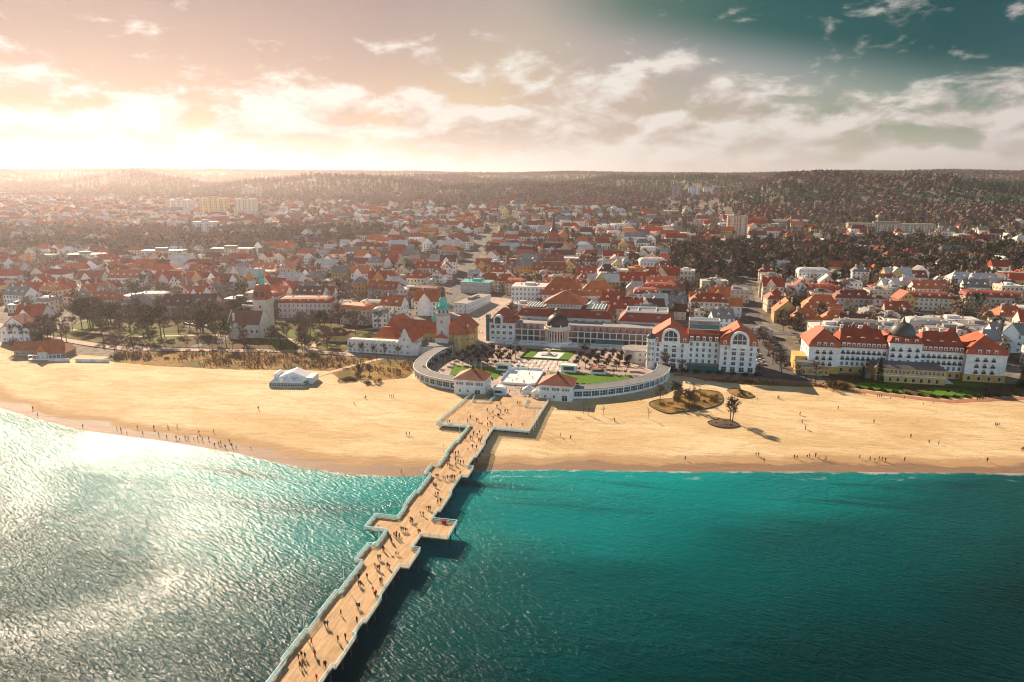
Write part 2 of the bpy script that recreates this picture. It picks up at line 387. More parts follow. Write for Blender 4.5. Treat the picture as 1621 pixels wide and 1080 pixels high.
ds = np.array([-4, -2, -1, 0, 1, 2, 3, 5, 8, 12, 16, 22, 30, 40, 52, 66, 82, 100, 120, 145, 175, 210, 260, 340, 480, 700, 1100, 1800, 3000])
shy = shore(xs) + 4.0 * (fbm(xs / 16, xs * 0, 21) - .5) + 1.4 * (fbm(xs / 4.5, xs * 0, 22) - .5)
X = np.repeat(xs[None, :], len(ds), 0); Y = shy[None, :] - ds[:, None]
me = grid_mesh('sea', X[:, ::-1], Y[:, ::-1], X * 0, WATER); attr(me, 'shore', np.repeat(ds[:, None], len(xs), 1))
tag(put('sea', me), kind='structure')

# ------------------------------------------------------------------ laid surfaces: paving, lawns, paths
def inside(px, py, poly):
    r = np.zeros(px.shape, bool); n = len(poly)
    for i in range(n):
        x0, y0 = poly[i]; x1, y1 = poly[(i + 1) % n]
        c = ((y0 > py) != (y1 > py)) & (px < (x1 - x0) * (py - y0) / ((y1 - y0) or 1e-9) + x0)
        r ^= c
    return r
def drape(name, poly, m, dz, step=1.2, kind='structure'):
    xs = np.arange(min(p[0] for p in poly), max(p[0] for p in poly) + step, step); ys = np.arange(min(p[1] for p in poly), max(p[1] for p in poly) + step, step)
    X, Y = np.meshgrid(xs, ys); i = np.arange(X.size).reshape(X.shape)
    cx, cy = X[:-1, :-1] + step / 2, Y[:-1, :-1] + step / 2
    ok = inside(cx, cy, poly)
    f = np.stack([i[:-1, :-1], i[:-1, 1:], i[1:, 1:], i[1:, :-1]], -1)[ok]
    used = np.unique(f); mp = np.zeros(X.size, int); mp[used] = np.arange(len(used))
    v = np.stack([X, Y, T(X, Y) + dz], -1).reshape(-1, 3)[used]
    return tag(put(name, np_mesh(name, v, mp[f], m, True)), kind=kind)
def ribbon(name, pts, width, m, dz, kind='structure'):
    P = []
    for a, b in zip(pts[:-1], pts[1:]):
        n = max(1, int(math.hypot(b[0] - a[0], b[1] - a[1]) / 3))
        P += [(a[0] + (b[0] - a[0]) * k / n, a[1] + (b[1] - a[1]) * k / n) for k in range(n)]
    P.append(pts[-1]); P = np.array(P)
    t = np.gradient(P, axis=0); t /= np.linalg.norm(t, axis=1)[:, None] + 1e-9; nrm = np.stack([-t[:, 1], t[:, 0]], -1) * width / 2
    A, B = P + nrm, P - nrm
    X = np.stack([A[:, 0], B[:, 0]], 1); Yy = np.stack([A[:, 1], B[:, 1]], 1)
    return tag(put(name, grid_mesh(name, X, Yy, T(X, Yy) + dz, m)), kind=kind)
def flatpoly(name, poly, m, z, kind='structure'):
    return tag(put(name, MB().add([(x, y, z) for x, y in poly], [tuple(range(len(poly)))]).mesh(name, m)), kind=kind)
def m_paving(t):
    p = pos(t); n = t.noise(p, .12, 5, .6)
    br = t.n('ShaderNodeTexBrick', {'Vector': p, 'Color1': (.44, .34, .285, 1), 'Color2': (.36, .27, .225, 1), 'Mortar': (.22, .17, .14, 1), 'Scale': .55, 'Mortar Size': .02, 'Brick Width': 1.0, 'Row Height': 1.0})
    return bsdf(t, varied(t, br.outputs[0], .8, 1.2, .12)[0], .85, n, .2, .03, .2)
PAVING = mat('plaza_paving', m_paving)
def m_mosaic(t):
    p = t.n('ShaderNodeVectorRotate', {'Vector': pos(t), 'Angle': R(45)}, rotation_type='Z_AXIS').outputs[0]
    ch = t.n('ShaderNodeTexChecker', {'Vector': p, 'Color1': (.62, .57, .52, 1), 'Color2': (.36, .27, .22, 1), 'Scale': .5})
    return bsdf(t, varied(t, ch.outputs[0], .85, 1.1, .3)[0], .85)
MOSAIC = mat('chequered_paving', m_mosaic)
def m_lawn(t):
    p = pos(t); n = t.noise(p, .9, 6, .7)
    return bsdf(t, t.mix(t.step(n, .3, .7), (.05, .12, .008, 1), (.12, .22, .02, 1)), .95, n, .5, .1, .1)
LAWN = mat('lawn', m_lawn)
def m_parkgrass(t):
    p = pos(t); n = t.noise(p, .055, 5, .6, .5); n2 = t.noise(p, 1.1, 5, .7)
    c = t.mix(t.step(n, .46, .60), (.10, .062, .03, 1), (.10, .15, .015, 1))
    return bsdf(t, t.mix(t.m('MULTIPLY', t.step(n2, .4, .7), .4), c, (.05, .045, .02, 1)), .95, n2, .5, .15, .1)
PARKGRASS = mat('park_grass', m_parkgrass)
def m_dune(t):
    p = pos(t); n = t.noise(p, .07, 6, .65, .8); n2 = t.noise(p, 1.3, 5, .7)
    c = t.ramp(n, [(.34, (.26, .155, .05)), (.46, (.33, .19, .055)), (.55, (.15, .095, .035)), (.64, (.12, .12, .03)), (.74, (.40, .25, .10))])
    return bsdf(t, t.mix(t.m('MULTIPLY', t.step(n2, .42, .7), .6), c, (.08, .05, .025, 1)), .95, n2, .8, .25, .1)
DUNE = mat('dune_grass', m_dune)
PATHPINK = m_plain('pink_path', (.40, .275, .21), .9, .8, 1.15, .2)
PATHRED = m_plain('red_path', (.36, .15, .10), .9, .8, 1.15, .25)
PATHSAND = m_plain('sandy_path', (.50, .37, .24), .9, .8, 1.15, .25)
ASPHALT = m_plain('asphalt', (.10, .095, .095), .9, .8, 1.2, .2)
ICE = m_plain('ice', (.80, .80, .80), .25, .95, 1.03, .3, .5, .02)
SOIL = m_plain('planting_soil', (.09, .06, .035), .95, .6, 1.4, .8)
# plaza between the pier and the spa house
drape('plaza_paving', [(-27, 44), (-9, 41), (16, 41), (31, 44), (46, 53), (60, 63), (70, 77), (74, 92), (70, 106), (66, 152), (-36, 154), (-56, 150), (-60, 110), (-57, 90), (-50, 64), (-40, 55)], PAVING, .10, 1.5)
flatpoly('chequered_walk', [(-8.5, 92.5), (19, 92.5), (20, 112.5), (-7.5, 112.5)], MOSAIC, 2.36)
flatpoly('lawn', [(-36, 70), (-11, 70), (-11, 85.5), (-14, 91), (-40, 91)], LAWN, 2.37)
flatpoly('lawn', [(14, 70), (56, 70), (60, 89.5), (14, 89.5)], LAWN, 2.37)
flatpoly('parterre_lawn', [(-7.5, 114), (19, 114), (21, 133), (-6.5, 133)], LAWN, 2.40)
flatpoly('parterre_gravel', [(-1, 116.5), (13.5, 116.5), (15, 130.5), (0, 130.5)], ICE, 2.42)
drape('plaza_paving', [(-62, 150), (-34, 154), (-34, 215), (-45, 290), (-86, 300), (-92, 222), (-66, 200)], PAVING, .09, 1.6)
# promenade, park and dunes on the left
ribbon('promenade', [(-420, 142), (-330, 104), (-262, 88), (-238, 84), (-190, 92), (-130, 102), (-96, 100), (-62, 98)], 6.5, PATHPINK, .16)
drape('dune', [(-236, 62), (-224, 57), (-190, 56), (-150, 58), (-126, 63), (-100, 66), (-86, 52), (-70, 55), (-56, 62), (-57, 84), (-66, 96), (-96, 95), (-130, 97), (-190, 87), (-238, 79)], DUNE, .13, 1.0)
drape('park_lawn', [(-330, 108), (-262, 92), (-190, 96), (-132, 106), (-112, 104), (-114, 140), (-118, 186), (-200, 180), (-330, 182)], PARKGRASS, .10, 2.0)
ribbon('footpath', [(-330, 124), (-262, 112), (-215, 128), (-160, 128), (-128, 104)], 3.5, PATHSAND, .17)
ribbon('footpath', [(-132, 104), (-140, 130), (-136, 158), (-108, 176)], 3.5, PATHSAND, .18)
ribbon('footpath', [(-82, 98), (-92, 80), (-99, 62), (-104, 50)], 3.0, PATHSAND, .19)
ribbon('street', [(-250, 150), (-212, 140), (-200, 118), (-205, 96)], 5.5, ASPHALT, .15)
# hotel gardens on the right
ribbon('promenade', [(76, 98), (100, 96), (128, 98), (146, 95.5), (160, 90), (172, 86), (186, 82.5), (198, 80.5), (215, 87), (235, 94), (300, 106), (420, 126)], 4.2, PATHRED, .16)
drape('hotel_garden', [(150, 97), (172, 90.5), (197, 85), (215, 91), (240, 99), (262, 104), (262, 116), (150, 116)], PARKGRASS, .12, 1.2)
flatpoly('lawn', [(163, 93.5), (181, 88.5), (183, 102), (163, 103)], LAWN, 2.46)
flatpoly('lawn', [(194, 87.5), (212, 91.5), (212, 101), (196, 101)], LAWN, 2.46)
drape('driveway', [(120, 104), (143, 102), (142, 200), (116, 196)], ASPHALT, .14, 1.5)
drape('dune', [(78, 100), (92, 90), (112, 88), (134, 89), (150, 92), (164, 84), (160, 91), (144, 95), (120, 99)], DUNE, .13, 1.0)
ribbon('street', [(-92, 215), (-112, 330), (-140, 480), (-190, 760)], 9, ASPHALT, .12)
ribbon('street', [(130, 190), (138, 330), (150, 520), (175, 740)], 8, ASPHALT, .12)
ribbon('street', [(-420, 262), (-250, 236), (-110, 226)], 8, ASPHALT, .12)
ribbon('street', [(-30, 232), (120, 216), (320, 190), (520, 180)], 8, ASPHALT, .12)

# ------------------------------------------------------------------ the pier
def m_deck(t):
    p = pos(t)
    sw = t.n('ShaderNodeCombineXYZ', {0: t.n('ShaderNodeSeparateXYZ', {0: p}).outputs[1], 1: t.n('ShaderNodeSeparateXYZ', {0: p}).outputs[0]}).outputs[0]
    br = t.n('ShaderNodeTexBrick', {'Vector': sw, 'Color1': (.55, .355, .19, 1), 'Color2': (.40, .245, .125, 1), 'Mortar': (.22, .135, .075, 1), 'Scale': 1.0,
                                    'Mortar Size': .03, 'Brick Width': 3.6, 'Row Height': .42, 'Bias': -.1})
    c, n = varied(t, br.outputs[0], .78, 1.18, .18)
    worn = t.noise(scaled(t, p, (1.4, .12, 1)), 1.0, 4, .6)
    c = t.mix(t.m('MULTIPLY', t.step(worn, .5, .75), .4), c, (.56, .44, .32, 1))
    return bsdf(t, c, .8, br.outputs['Fac'], .4, .01, .2)
DECK = mat('deck_boards', m_deck)
RAILPAINT = m_plain('pale_teal_paint', (.60, .78, .76), .5, .85, 1.1, .9)
DZ = 3.2
PROT = R(.45)
def on_pier(x, y): return (x * math.cos(PROT) - y * math.sin(PROT) - .4, x * math.sin(PROT) + y * math.cos(PROT))
pier = thing('pier', 'long wooden pier with pale teal railings running from the beach over the water', 'pier', (-.4, 0, 0), PROT)
part('deck', MB().box(-4.6, -330, DZ - .35, 5.6, 0, DZ), DECK, pier)
part('forecourt_deck', MB().add([(-18.6, 0, DZ - .35), (20.2, 0, DZ - .35), (22, 42, DZ - .35), (-15, 42, DZ - .35), (-18.6, 0, DZ), (20.2, 0, DZ), (22, 42, DZ), (-15, 42, DZ)],
     [(0, 3, 2, 1), (4, 5, 6, 7), (0, 1, 5, 4), (1, 2, 6, 5), (2, 3, 7, 6), (3, 0, 4, 7)]), DECK, pier)
BUMPS = [(-11.4, -4.6, -87, -79), (5.6, 13.3, -87, -78), (-6.7, -4.6, -103.5, -95), (5.6, 8.0, -103, -94.5), (-7.0, -4.6, -48.5, -40.5), (5.6, 7.9, -47, -39.7),
         (-5.3, -4.6, -142, -132), (5.6, 6.4, -141, -131), (-5.3, -4.6, -126, -117), (5.6, 6.4, -126, -117), (-5.3, -4.6, -72, -62), (5.6, 6.4, -72, -60), (-5.3, -4.6, -30, -18), (5.6, 6.4, -30, -17),
         (-5.3, -4.6, -160, -150), (5.6, 6.4, -160, -150)]
for x0, x1, y0, y1 in BUMPS:
    part('side_deck', MB().box(x0, y0, DZ - .35, x1, y1, DZ), DECK, pier)
rp = MB()
rp.box(-.07, -.07, 0, .07, .07, 1.2).box(0, -.06, 1.10, 2.5, .06, 1.17).box(.06, -.03, .56, 2.5, .03, .64).box(.06, -.03, .12, 2.5, .03, .2)
for k in range(8): rp.box(.26 + k * .275, -.02, .2, .315 + k * .275, .02, 1.10)
RAILPANEL = rp.mesh('railing_panel', RAILPAINT)
bn = MB().box(0, -.25, .40, 2.3, .25, .46).box(0, -.28, .46, 2.3, -.22, .95).box(.1, -.2, 0, .2, .2, .40).box(2.1, -.2, 0, 2.2, .2, .40)
BENCH = bn.mesh('bench', RAILPAINT)
def rail(pts, parent=pier, z=DZ, bench=False):
    for a, b in zip(pts[:-1], pts[1:]):
        L = math.hypot(b[0] - a[0], b[1] - a[1]); n = max(1, round(L / 2.5)); an = math.atan2(b[1] - a[1], b[0] - a[0])
        for k in range(n):
            x, y = a[0] + (b[0] - a[0]) * k / n, a[1] + (b[1] - a[1]) * k / n
            o = put('railing_panel', RAILPANEL, parent, (x, y, z), an, scale=(L / n / 2.5, 1, 1))
            if bench and L > 6: put('bench', BENCH, o, (.1, -.34, 0))
def side(bumps, xm, s):
    pts = [(xm, -170)]
    for x, y0, y1 in sorted(bumps, key=lambda b: b[1]):
        pts += [(xm, y0), (x, y0), (x, y1), (xm, y1)]
    return pts + [(xm, 0)]
rail(side([(b[0], b[2], b[3]) for b in BUMPS if b[0] < 0], -4.55, -1), bench=True)
rail([p for p in side([(b[1], b[2], b[3]) for b in BUMPS if b[1] > 5.6], 5.55, 1)])
rail([(-4.55, 0), (-18.5, .1), (-14.6, 40)]); rail([(5.55, 0), (20.1, .1), (21.6, 39)])
rail([(-12.6, 38), (-11.6, 30), (-4, 31), (-3, 38)]); rail([(20, 29), (12.5, 28), (12, 39)])
PILE = MB().tube((0, 0, -8), (0, 0, 0), .24, .22, 7).mesh('pile', WOODPILE)
BEAM = MB().box(-.5, -.2, -.45, .5, .2, 0).mesh('cross_beam', WOODPILE)
yy = -3.0
while yy > -170:
    ext = [b for b in BUMPS if b[2] <= yy <= b[3]]
    x0 = min([-4.4] + [b[0] + .4 for b in ext]); x1 = max([5.4] + [b[1] - .4 for b in ext])
    n = 3 + (2 if x1 - x0 > 14 else 0)
    for k in range(n): put('pile', PILE, pier, (x0 + (x1 - x0) * k / (n - 1), yy, DZ - .8))
    put('cross_beam', BEAM, pier, ((x0 + x1) / 2, yy, DZ - .36), scale=(x1 - x0 + .6, 1, 1))
    yy -= 4.2
for x in np.linspace(-17.5, 19, 9):
    for y in (1.0, 9, 17): put('pile', PILE, pier, (x + y * .05, y, DZ - .36))
part('edge_beam', MB().box(-18.7, -.25, DZ - .7, -4.6, -.002, DZ - .05).box(5.6, -.25, DZ - .7, 20.3, -.002, DZ - .05), RAILPAINT, pier)
def lamp_mesh(h):
    m = MB().tube((0, 0, 0), (0, 0, h), .09, .06, 6).lathe(0, 0, [(.16, 0), (.16, .5), (.09, .6)], 8)
    m.lathe(0, 0, [(.05, h - .05), (.26, h + .1), (.32, h + .32), (.2, h + .56), (.03, h + .62)], 8, 1)
    return m.mesh('lamp', [RAILPAINT, WHITE])
LAMP = lamp_mesh(4.6)
ORD = ['nearest', 'second', 'third', 'fourth', 'fifth', 'sixth', 'seventh', 'eighth', 'ninth', 'tenth', 'eleventh', 'twelfth', 'thirteenth', 'fourteenth', 'fifteenth', 'sixteenth', 'seventeenth', 'eighteenth', 'nineteenth', 'twentieth']
def nth(i): return ORD[i] if i < len(ORD) else '%dth' % (i + 1)
for i, y in enumerate([-133, -113.5, -92, -74, -56, -33, -13]):
    tag(put('pier_lamp', LAMP, None, (*on_pier(-4.85, y), DZ)), 'thin white lamp post on the left pier railing, %s from the sea end' % ('first' if i == 0 else nth(i)), 'lamp post', 'lamp posts along the pier')
bu = MB().box(-.9, -.35, 0, .9, .35, 1.2).lathe(0, 0, [(.5, 1.2), (.5, 1.35)], 10)
tag(put('life_ring_box', bu.mesh('life_ring_box', RED), None, (*on_pier(9.6, -78.5), DZ), scale=.7), 'red lifebuoy box at the right side platform of the pier', 'box')
tag(put('life_ring_box', bu.mesh('life_ring_box', RED), None, (*on_pier(-4.9, -142.5), DZ), R(90), scale=.6), 'small red lifebuoy box on the left railing at the sea end', 'box')

# ------------------------------------------------------------------ flag poles, kiosks, tents, rink
POLE = MB().tube((0, 0, 0), (0, 0, 11), .11, .05, 6).lathe(0, 0, [(.25, 0), (.25, .3), (.1, .4)], 8).lathe(0, 0, [(.03, 11), (.12, 11.1), (.03, 11.25)], 6).mesh('flag_pole', WHITE)
for i, (x, y) in enumerate([(20.7, 3.5), (20.95, 6.5), (21.2, 10.5)]):
    tag(put('flag_pole', POLE, None, (x, y, DZ - .9)), 'white flag pole by the right forecourt railing, %s from the sea' % ['first', 'second', 'third'][i], 'flag pole', 'flag poles')
for i, (x, y) in enumerate([(-25, 70), (-22, 70), (-18.8, 70)]):
    tag(put('flag_pole', POLE, None, (x, y, 2.3), scale=(1, 1, .8)), 'white flag pole on the left lawn, %s from the left' % ['first', 'second', 'third'][i], 'flag pole', 'flag poles')
for i, (x, y) in enumerate([(19, 70), (23, 70)]):
    tag(put('flag_pole', POLE, None, (x, y, 2.3), scale=(1, 1, .8)), 'white flag pole on the right lawn, %s from the left' % ['first', 'second'][i], 'flag pole', 'flag poles')
rk = thing('ice_rink', 'white ice rink with rounded white boards on the plaza', 'ice rink', (1, 76.5, 2.32))
def rounded(w, h, r, n=6):
    P = []
    for cx, cy, a0 in ((w - r, h - r, 0), (-w + r, h - r, 90), (-w + r, -h + r, 180), (w - r, -h + r, 270)):
        P += [(cx + r * math.cos(R(a0 + 90 * k / n)), cy + r * math.sin(R(a0 + 90 * k / n))) for k in range(n + 1)]
    return P
a, b = rounded(9.2, 14.2, 4), rounded(9.0, 14.0, 3.8); n = len(a)
part('ice', MB().prism(rounded(8.9, 13.9, 3.7), 0.02, .12), ICE, rk)
bd = MB()
for k in range(n):
    j = (k + 1) % n
    bd.add([(*a[k], 0), (*a[j], 0), (*b[j], 0), (*b[k], 0), (*a[k], 1.15), (*a[j], 1.15), (*b[j], 1.15), (*b[k], 1.15)], [(0, 1, 5, 4), (4, 5, 6, 7), (3, 7, 6, 2)])
part('boards', bd, WHITE, rk)
def kiosk(x, y, w, d_, h, label, rz=0, roofc=(.6, .6, .58), wallc=(.62, .72, .70)):
    k = thing('kiosk', label, 'kiosk', (x, y, 2.3), rz)
    part('wall', MB().box(-w / 2, -d_ / 2, 0, w / 2, d_ / 2, h), PLASTER, k, wallc)
    part('roof', MB().box(-w / 2 - .25, -d_ / 2 - .3, h, w / 2 + .25, d_ / 2 + .3, h + .22), FELT, k, roofc)
    part('counter_window', MB().box(-w * .36, -d_ / 2 - .06, 1.0, w * .36, -d_ / 2 - .003, h - .45), GLASS, k)
    return k
kiosk(-11.5, 88, 7.5, 4, 3.2, 'pale teal kiosk beside the far left corner of the ice rink', roofc=(.14, .15, .15))
kiosk(22.5, 93, 8, 4, 3.4, 'pale teal kiosk behind the right lawn', roofc=(.55, .6, .58))
kiosk(38, 92.8, 8, 4, 2.6, 'white kiosk with a low red hut roof behind the right lawn', wallc=(.72, .70, .68), roofc=(.42, .12, .07))
k = thing('ticket_booth', 'white rounded ticket booth in front of the left pier pavilion', 'booth', (-3.5, 46.5, 2.3))
part('wall', MB().box(-3, -1.8, 0, 3, 1.8, 2.9), PLASTER, k, (.72, .72, .70))
part('roof', MB().slab_y([(-3.3, 2.9), (3.3, 2.9), (2.9, 3.6), (1.5, 4.1), (-1.5, 4.1), (-2.9, 3.6)], -2.0, 2.0), PAINT, k, (.75, .75, .74))
part('counter_window', MB().box(-2.1, -1.9, 1.0, 1.2, -1.803, 2.3), GLASS, k)
k = thing('advert_screen', 'dark teal advertising screen box on the pier forecourt', 'screen', (-5.8, 39, DZ))
part('case', MB().box(-1.3, -.5, 0, 1.3, .5, 3.0), PAINT, k, (.06, .16, .17)); part('screen', MB().box(-1.05, -.56, .7, 1.05, -.503, 2.7), GLASS, k)
def tent(x, y, w, d_, h, label, z=2.3, cat='tent', apex=.5):
    k = thing('party_tent', label, cat, (x, y, z))
    part('canopy', MB().frustum((-w / 2, -d_ / 2, w / 2, d_ / 2), h, (-.12, -.12, .12, .12), h + w * apex * .6).box(-w / 2, -d_ / 2, h - .45, w / 2, d_ / 2, h - .003), PAINT, k, (.74, .73, .71))
    for sx in (-1, 1):
        for sy in (-1, 1): part('leg', MB().tube((sx * w * .47, sy * d_ * .47, 0), (sx * w * .47, sy * d_ * .47, h - .2), .06, .06, 5), WHITE, k)
    part('side_sheet', MB().box(-w * .46, d_ * .44, .05, w * .46, d_ * .46, h - .46).box(-w * .46, -d_ * .46, .05, -w * .1, -d_ * .44, h - .46), PAINT, k, (.66, .65, .63))
    return k
tent(9.8, 49, 6, 5, 2.6, 'white pyramid tent left of the right pier pavilion'); tent(14.5, 43.5, 4.2, 4.2, 2.5, 'small white pyramid tent in front of the right pier pavilion', DZ)
# parterre with its fountain bench block
k = thing('fountain', 'low grey square fountain in the middle of the parterre', 'fountain', (6.9, 123.5, 2.42))
part('basin', MB().box(-4.2, -2.4, 0, 4.2, 2.4, .5), STONE, k); part('pedestal', MB().lathe(0, 0, [(1.6, .5), (1.3, 1.2), (.5, 1.4), (.4, 2.2), (.9, 2.5), (.1, 2.6)], 10), STONE, k)
hb = MB().box(-7.9, 113.2, 2.3, 19.4, 113.9, 3.0).box(-7.9, 133.1, 2.3, 21.4, 133.8, 3.0)
hb.add([(-8.2, 114, 2.3), (-7.6, 114, 2.3), (-6.6, 133, 2.3), (-7.2, 133, 2.3), (-8.2, 114, 3), (-7.6, 114, 3), (-6.6, 133, 3), (-7.2, 133, 3)], [(4, 5, 6, 7), (0, 1, 5, 4), (1, 2, 6, 5), (2, 3, 7, 6), (3, 0, 4, 7)])
tag(part('hedge', hb, HEDGE, None), 'dark clipped hedge framing the rectangular parterre lawn', 'hedge')

# ------------------------------------------------------------------ curved colonnades
def resample(pts, step):
    P = np.array(pts, float); s = np.concatenate([[0], np.cumsum(np.hypot(*np.diff(P, axis=0).T))]); n = round(s[-1] / step)
    q = np.linspace(0, s[-1], n + 1); return np.stack([np.interp(q, s, P[:, 0]), np.interp(q, s, P[:, 1])], 1)
bay = MB().box(-.22, -.2, 0, .22, .25, 4.2).box(.22, -.05, 0, 4.0, .2, 1.0).box(.22, -.05, 3.4, 4.0, .2, 4.2).box(1.4, -.03, 1.0, 1.5, .1, 3.4).box(2.75, -.03, 1.0, 2.85, .1, 3.4).box(.22, .05, 2.2, 4.0, .12, 2.28)
BAY = bay.mesh('bay', m_plain('colonnade_paint', (.66, .68, .66), .7)); PANE = MB().box(.22, .13, 1.0, 4.0, .17, 3.4).mesh('pane', GLASS)
def colonnade(pts, label, sgn):
    t = thing('colonnade', label, 'colonnade', (pts[0][0], pts[0][1], 2.2)); P = resample(pts, 4.15)
    ox, oy = pts[0]
    tg = np.gradient(P, axis=0); tg /= np.linalg.norm(tg, axis=1)[:, None]; nrm = np.stack([-tg[:, 1], tg[:, 0]], 1) * sgn
    for k in range(len(P) - 1):
        a_, b_ = (P[k], P[k + 1]) if sgn > 0 else (P[k + 1], P[k])
        an = math.atan2(b_[1] - a_[1], b_[0] - a_[0]); L = math.hypot(*(b_ - a_))
        o = put('bay', BAY, t, (a_[0] - ox, a_[1] - oy, 0), an, scale=(L / 4.0, 1, 1)); put('pane', PANE, o)
    I = P + nrm * 6.2; E_ = P - nrm * .45
    n = len(P); vs = [(x - ox, y - oy, 4.2) for x, y in E_] + [(x - ox, y - oy, 4.2) for x, y in I] + [(x - ox, y - oy, 4.55) for x, y in E_] + [(x - ox, y - oy, 4.75) for x, y in I]
    fs = []
    for k in range(n - 1):
        fs += [(k, k + 1, n + k + 1, n + k), (2 * n + k, 2 * n + k + 1, 3 * n + k + 1, 3 * n + k), (k, k + 1, 2 * n + k + 1, 2 * n + k), (n + k, n + k + 1, 3 * n + k + 1, 3 * n + k)]
    fs += [(0, n, 3 * n, 2 * n), (n - 1, 2 * n - 1, 4 * n - 1, 3 * n - 1)]
    part('roof', MB().add(vs, fs), GREYROOF, t)
    for q in (E_, I):
        C = MB()
        for k in range(n - 1):
            zt = 4.56 if q is E_ else 4.76
            C.tube((q[k][0] - ox, q[k][1] - oy, zt), (q[k + 1][0] - ox, q[k + 1][1] - oy, zt), .16, .16, 5)
        part('roof_edge', C, WHITE, t)
    for k in range(0, n): part('column', MB().tube((P[k][0] + nrm[k][0] * 5.8 - ox, P[k][1] + nrm[k][1] * 5.8 - oy, 0), (P[k][0] + nrm[k][0] * 5.8 - ox, P[k][1] + nrm[k][1] * 5.8 - oy, 4.3), .2, .17, 6), WHITE, t)
    return t
colonnade([(-24.7, 48), (-33, 50.2), (-41, 53.6), (-47, 58), (-51.5, 63.5), (-54.6, 70), (-56.6, 78), (-57.6, 88), (-57.6, 98), (-56.4, 108), (-53.5, 117)], 'curved white colonnade with grey roof joining the left pavilion to the tower', -1)
colonnade([(31, 47.5), (38, 49.8), (45.5, 53.8), (53, 58.8), (60, 65), (66, 72), (70.3, 79.5), (73, 87), (74, 95), (73.8, 101)], 'curved white colonnade with grey roof joining the right pavilion to the hotel', 1)

# ------------------------------------------------------------------ windows
def window_mesh(w, h, arch=False, name='window'):
    m = MB()
    if arch:
        n = 8; P = [(w / 2 * math.cos(math.pi * k / n), h - w / 2 + w / 2 * math.sin(math.pi * k / n)) for k in range(n + 1)] + [(-w / 2, 0), (w / 2, 0)]
        m.slab_y(P, -.06, -.004, 1); F_ = [((x) * 1.14, z * 1.05 if z > .1 else z - .12) for x, z in P]
        m.slab_y(F_, -.035, -.003, 0)
    else:
        m.box(-w / 2, -.05, 0, w / 2, -.004, h, 1)
        f = .09
        m.box(-w / 2 - f, -.08, -f, -w / 2, -.003, h + f).box(w / 2, -.08, -f, w / 2 + f, -.003, h + f).box(-w / 2, -.08, h, w / 2, -.003, h + f).box(-w / 2 - .1, -.16, -f - .04, w / 2 + .1, -.003, -.003)
        m.box(-.04, -.07, 0, .04, -.051, h).box(-w / 2, -.07, h * .62, w / 2, -.051, h * .62 + .07)
    return m.mesh(name, [WHITE, GLASS])
WIN = window_mesh(1.15, 1.75); WINW = window_mesh(2.0, 1.8); WINA = window_mesh(1.3, 2.1, True); WINS = window_mesh(.95, 1.3); WINB = window_mesh(2.4, 2.4); WINBIG = window_mesh(5.2, 4.6, True)
FACE = {'f': 0, 'r': R(90), 'b': R(180), 'l': R(-90)}
def wins(parent, mesh, face, along, zs, at):
    """one window part for each place; at = the wall plane"""
    for a_ in along:
        for z in zs:
            loc = (a_, at, z) if face in 'fb' else (at, a_, z)
            put('window', mesh, parent, loc, FACE[face])
def pavilion(x0, x1, y0, y1, label):
    t = thing('pavilion', label, 'pavilion', ((x0 + x1) / 2, (y0 + y1) / 2, 2.1)); w, d_ = (x1 - x0) / 2, (y1 - y0) / 2
    part('wall', MB().box(-w, -d_, 0, w, d_, 7.4), PLASTER, t, (.66, .68, .66))
    part('cornice', MB().box(-w - .3, -d_ - .3, 3.9, w + .3, d_ + .3, 4.2), WHITE, t)
    rf = part('roof', MB().frustum((-w - .7, -d_ - .7, w + .7, d_ + .7), 7.4, (-.6, -.6, .6, .6), 11.2), TILES, t, (.34, .10, .055))
    part('roof_lantern', MB().lathe(0, 0, [(.8, 11.1), (.8, 11.8), (.1, 12.5)], 6), DARK, rf)
    wins(t, WINS, 'f', [-w + 1.6 + k * 1.2 + (k // 3) * 1.1 for k in range(9) if -w + 1.6 + k * 1.2 + (k // 3) * 1.1 < w - .8], [4.9], -d_)
    wins(t, WINS, 'f', [-w * .62, -w * .1], [1.4], -d_); wins(t, WINB, 'f', [w * .55], [.3], -d_)
    for f_, at in (('l', -w), ('r', w)): wins(t, WINS, f_, np.linspace(-d_ + 1.5, d_ - 1.5, 6), [4.9], at); wins(t, WINS, f_, [-d_ * .5, d_ * .4], [1.4], at)
    return t
pavilion(-24.6, -10, 42.6, 55.5, 'white two storey pavilion with red hipped roof, left of the pier entrance')
pavilion(15.8, 30.9, 42.6, 55.5, 'white two storey pavilion with red hipped roof, right of the pier entrance')

# ------------------------------------------------------------------ the long white hotel with the dark dome
CREAM, WHITEW, YEL, REDR, ORR = (.62, .56, .46), (.82, .80, .77), (.56, .34, .10), (.36, .07, .032), (.52, .17, .07)
gh = thing('domed_hotel', 'long white hotel with red mansard roofs and a dark central dome', 'hotel', (144, 118, 2.2))
W = 91
part('base_storey', MB().box(0, 2.5, 0, W, 20, 3.6).box(-.4, -.3, 0, 15.4, 22, 3.6).box(W - 18.4, -.3, 0, W + .4, 22, 3.6), PLASTER, gh, YEL)
part('wall', MB().box(15, 2.8, 3.6, W - 18, 19, 13.8), PLASTER, gh, WHITEW)
part('wing_wall', MB().box(0, 0, 3.6, 15, 21.5, 14), PLASTER, gh, WHITEW)
part('wing_wall', MB().box(W - 18, 0, 3.6, W, 21.5, 14), PLASTER, gh, WHITEW)
part('tower_wall', MB().box(38, .6, 0, 53, 20, 17.6), PLASTER, gh, WHITEW)
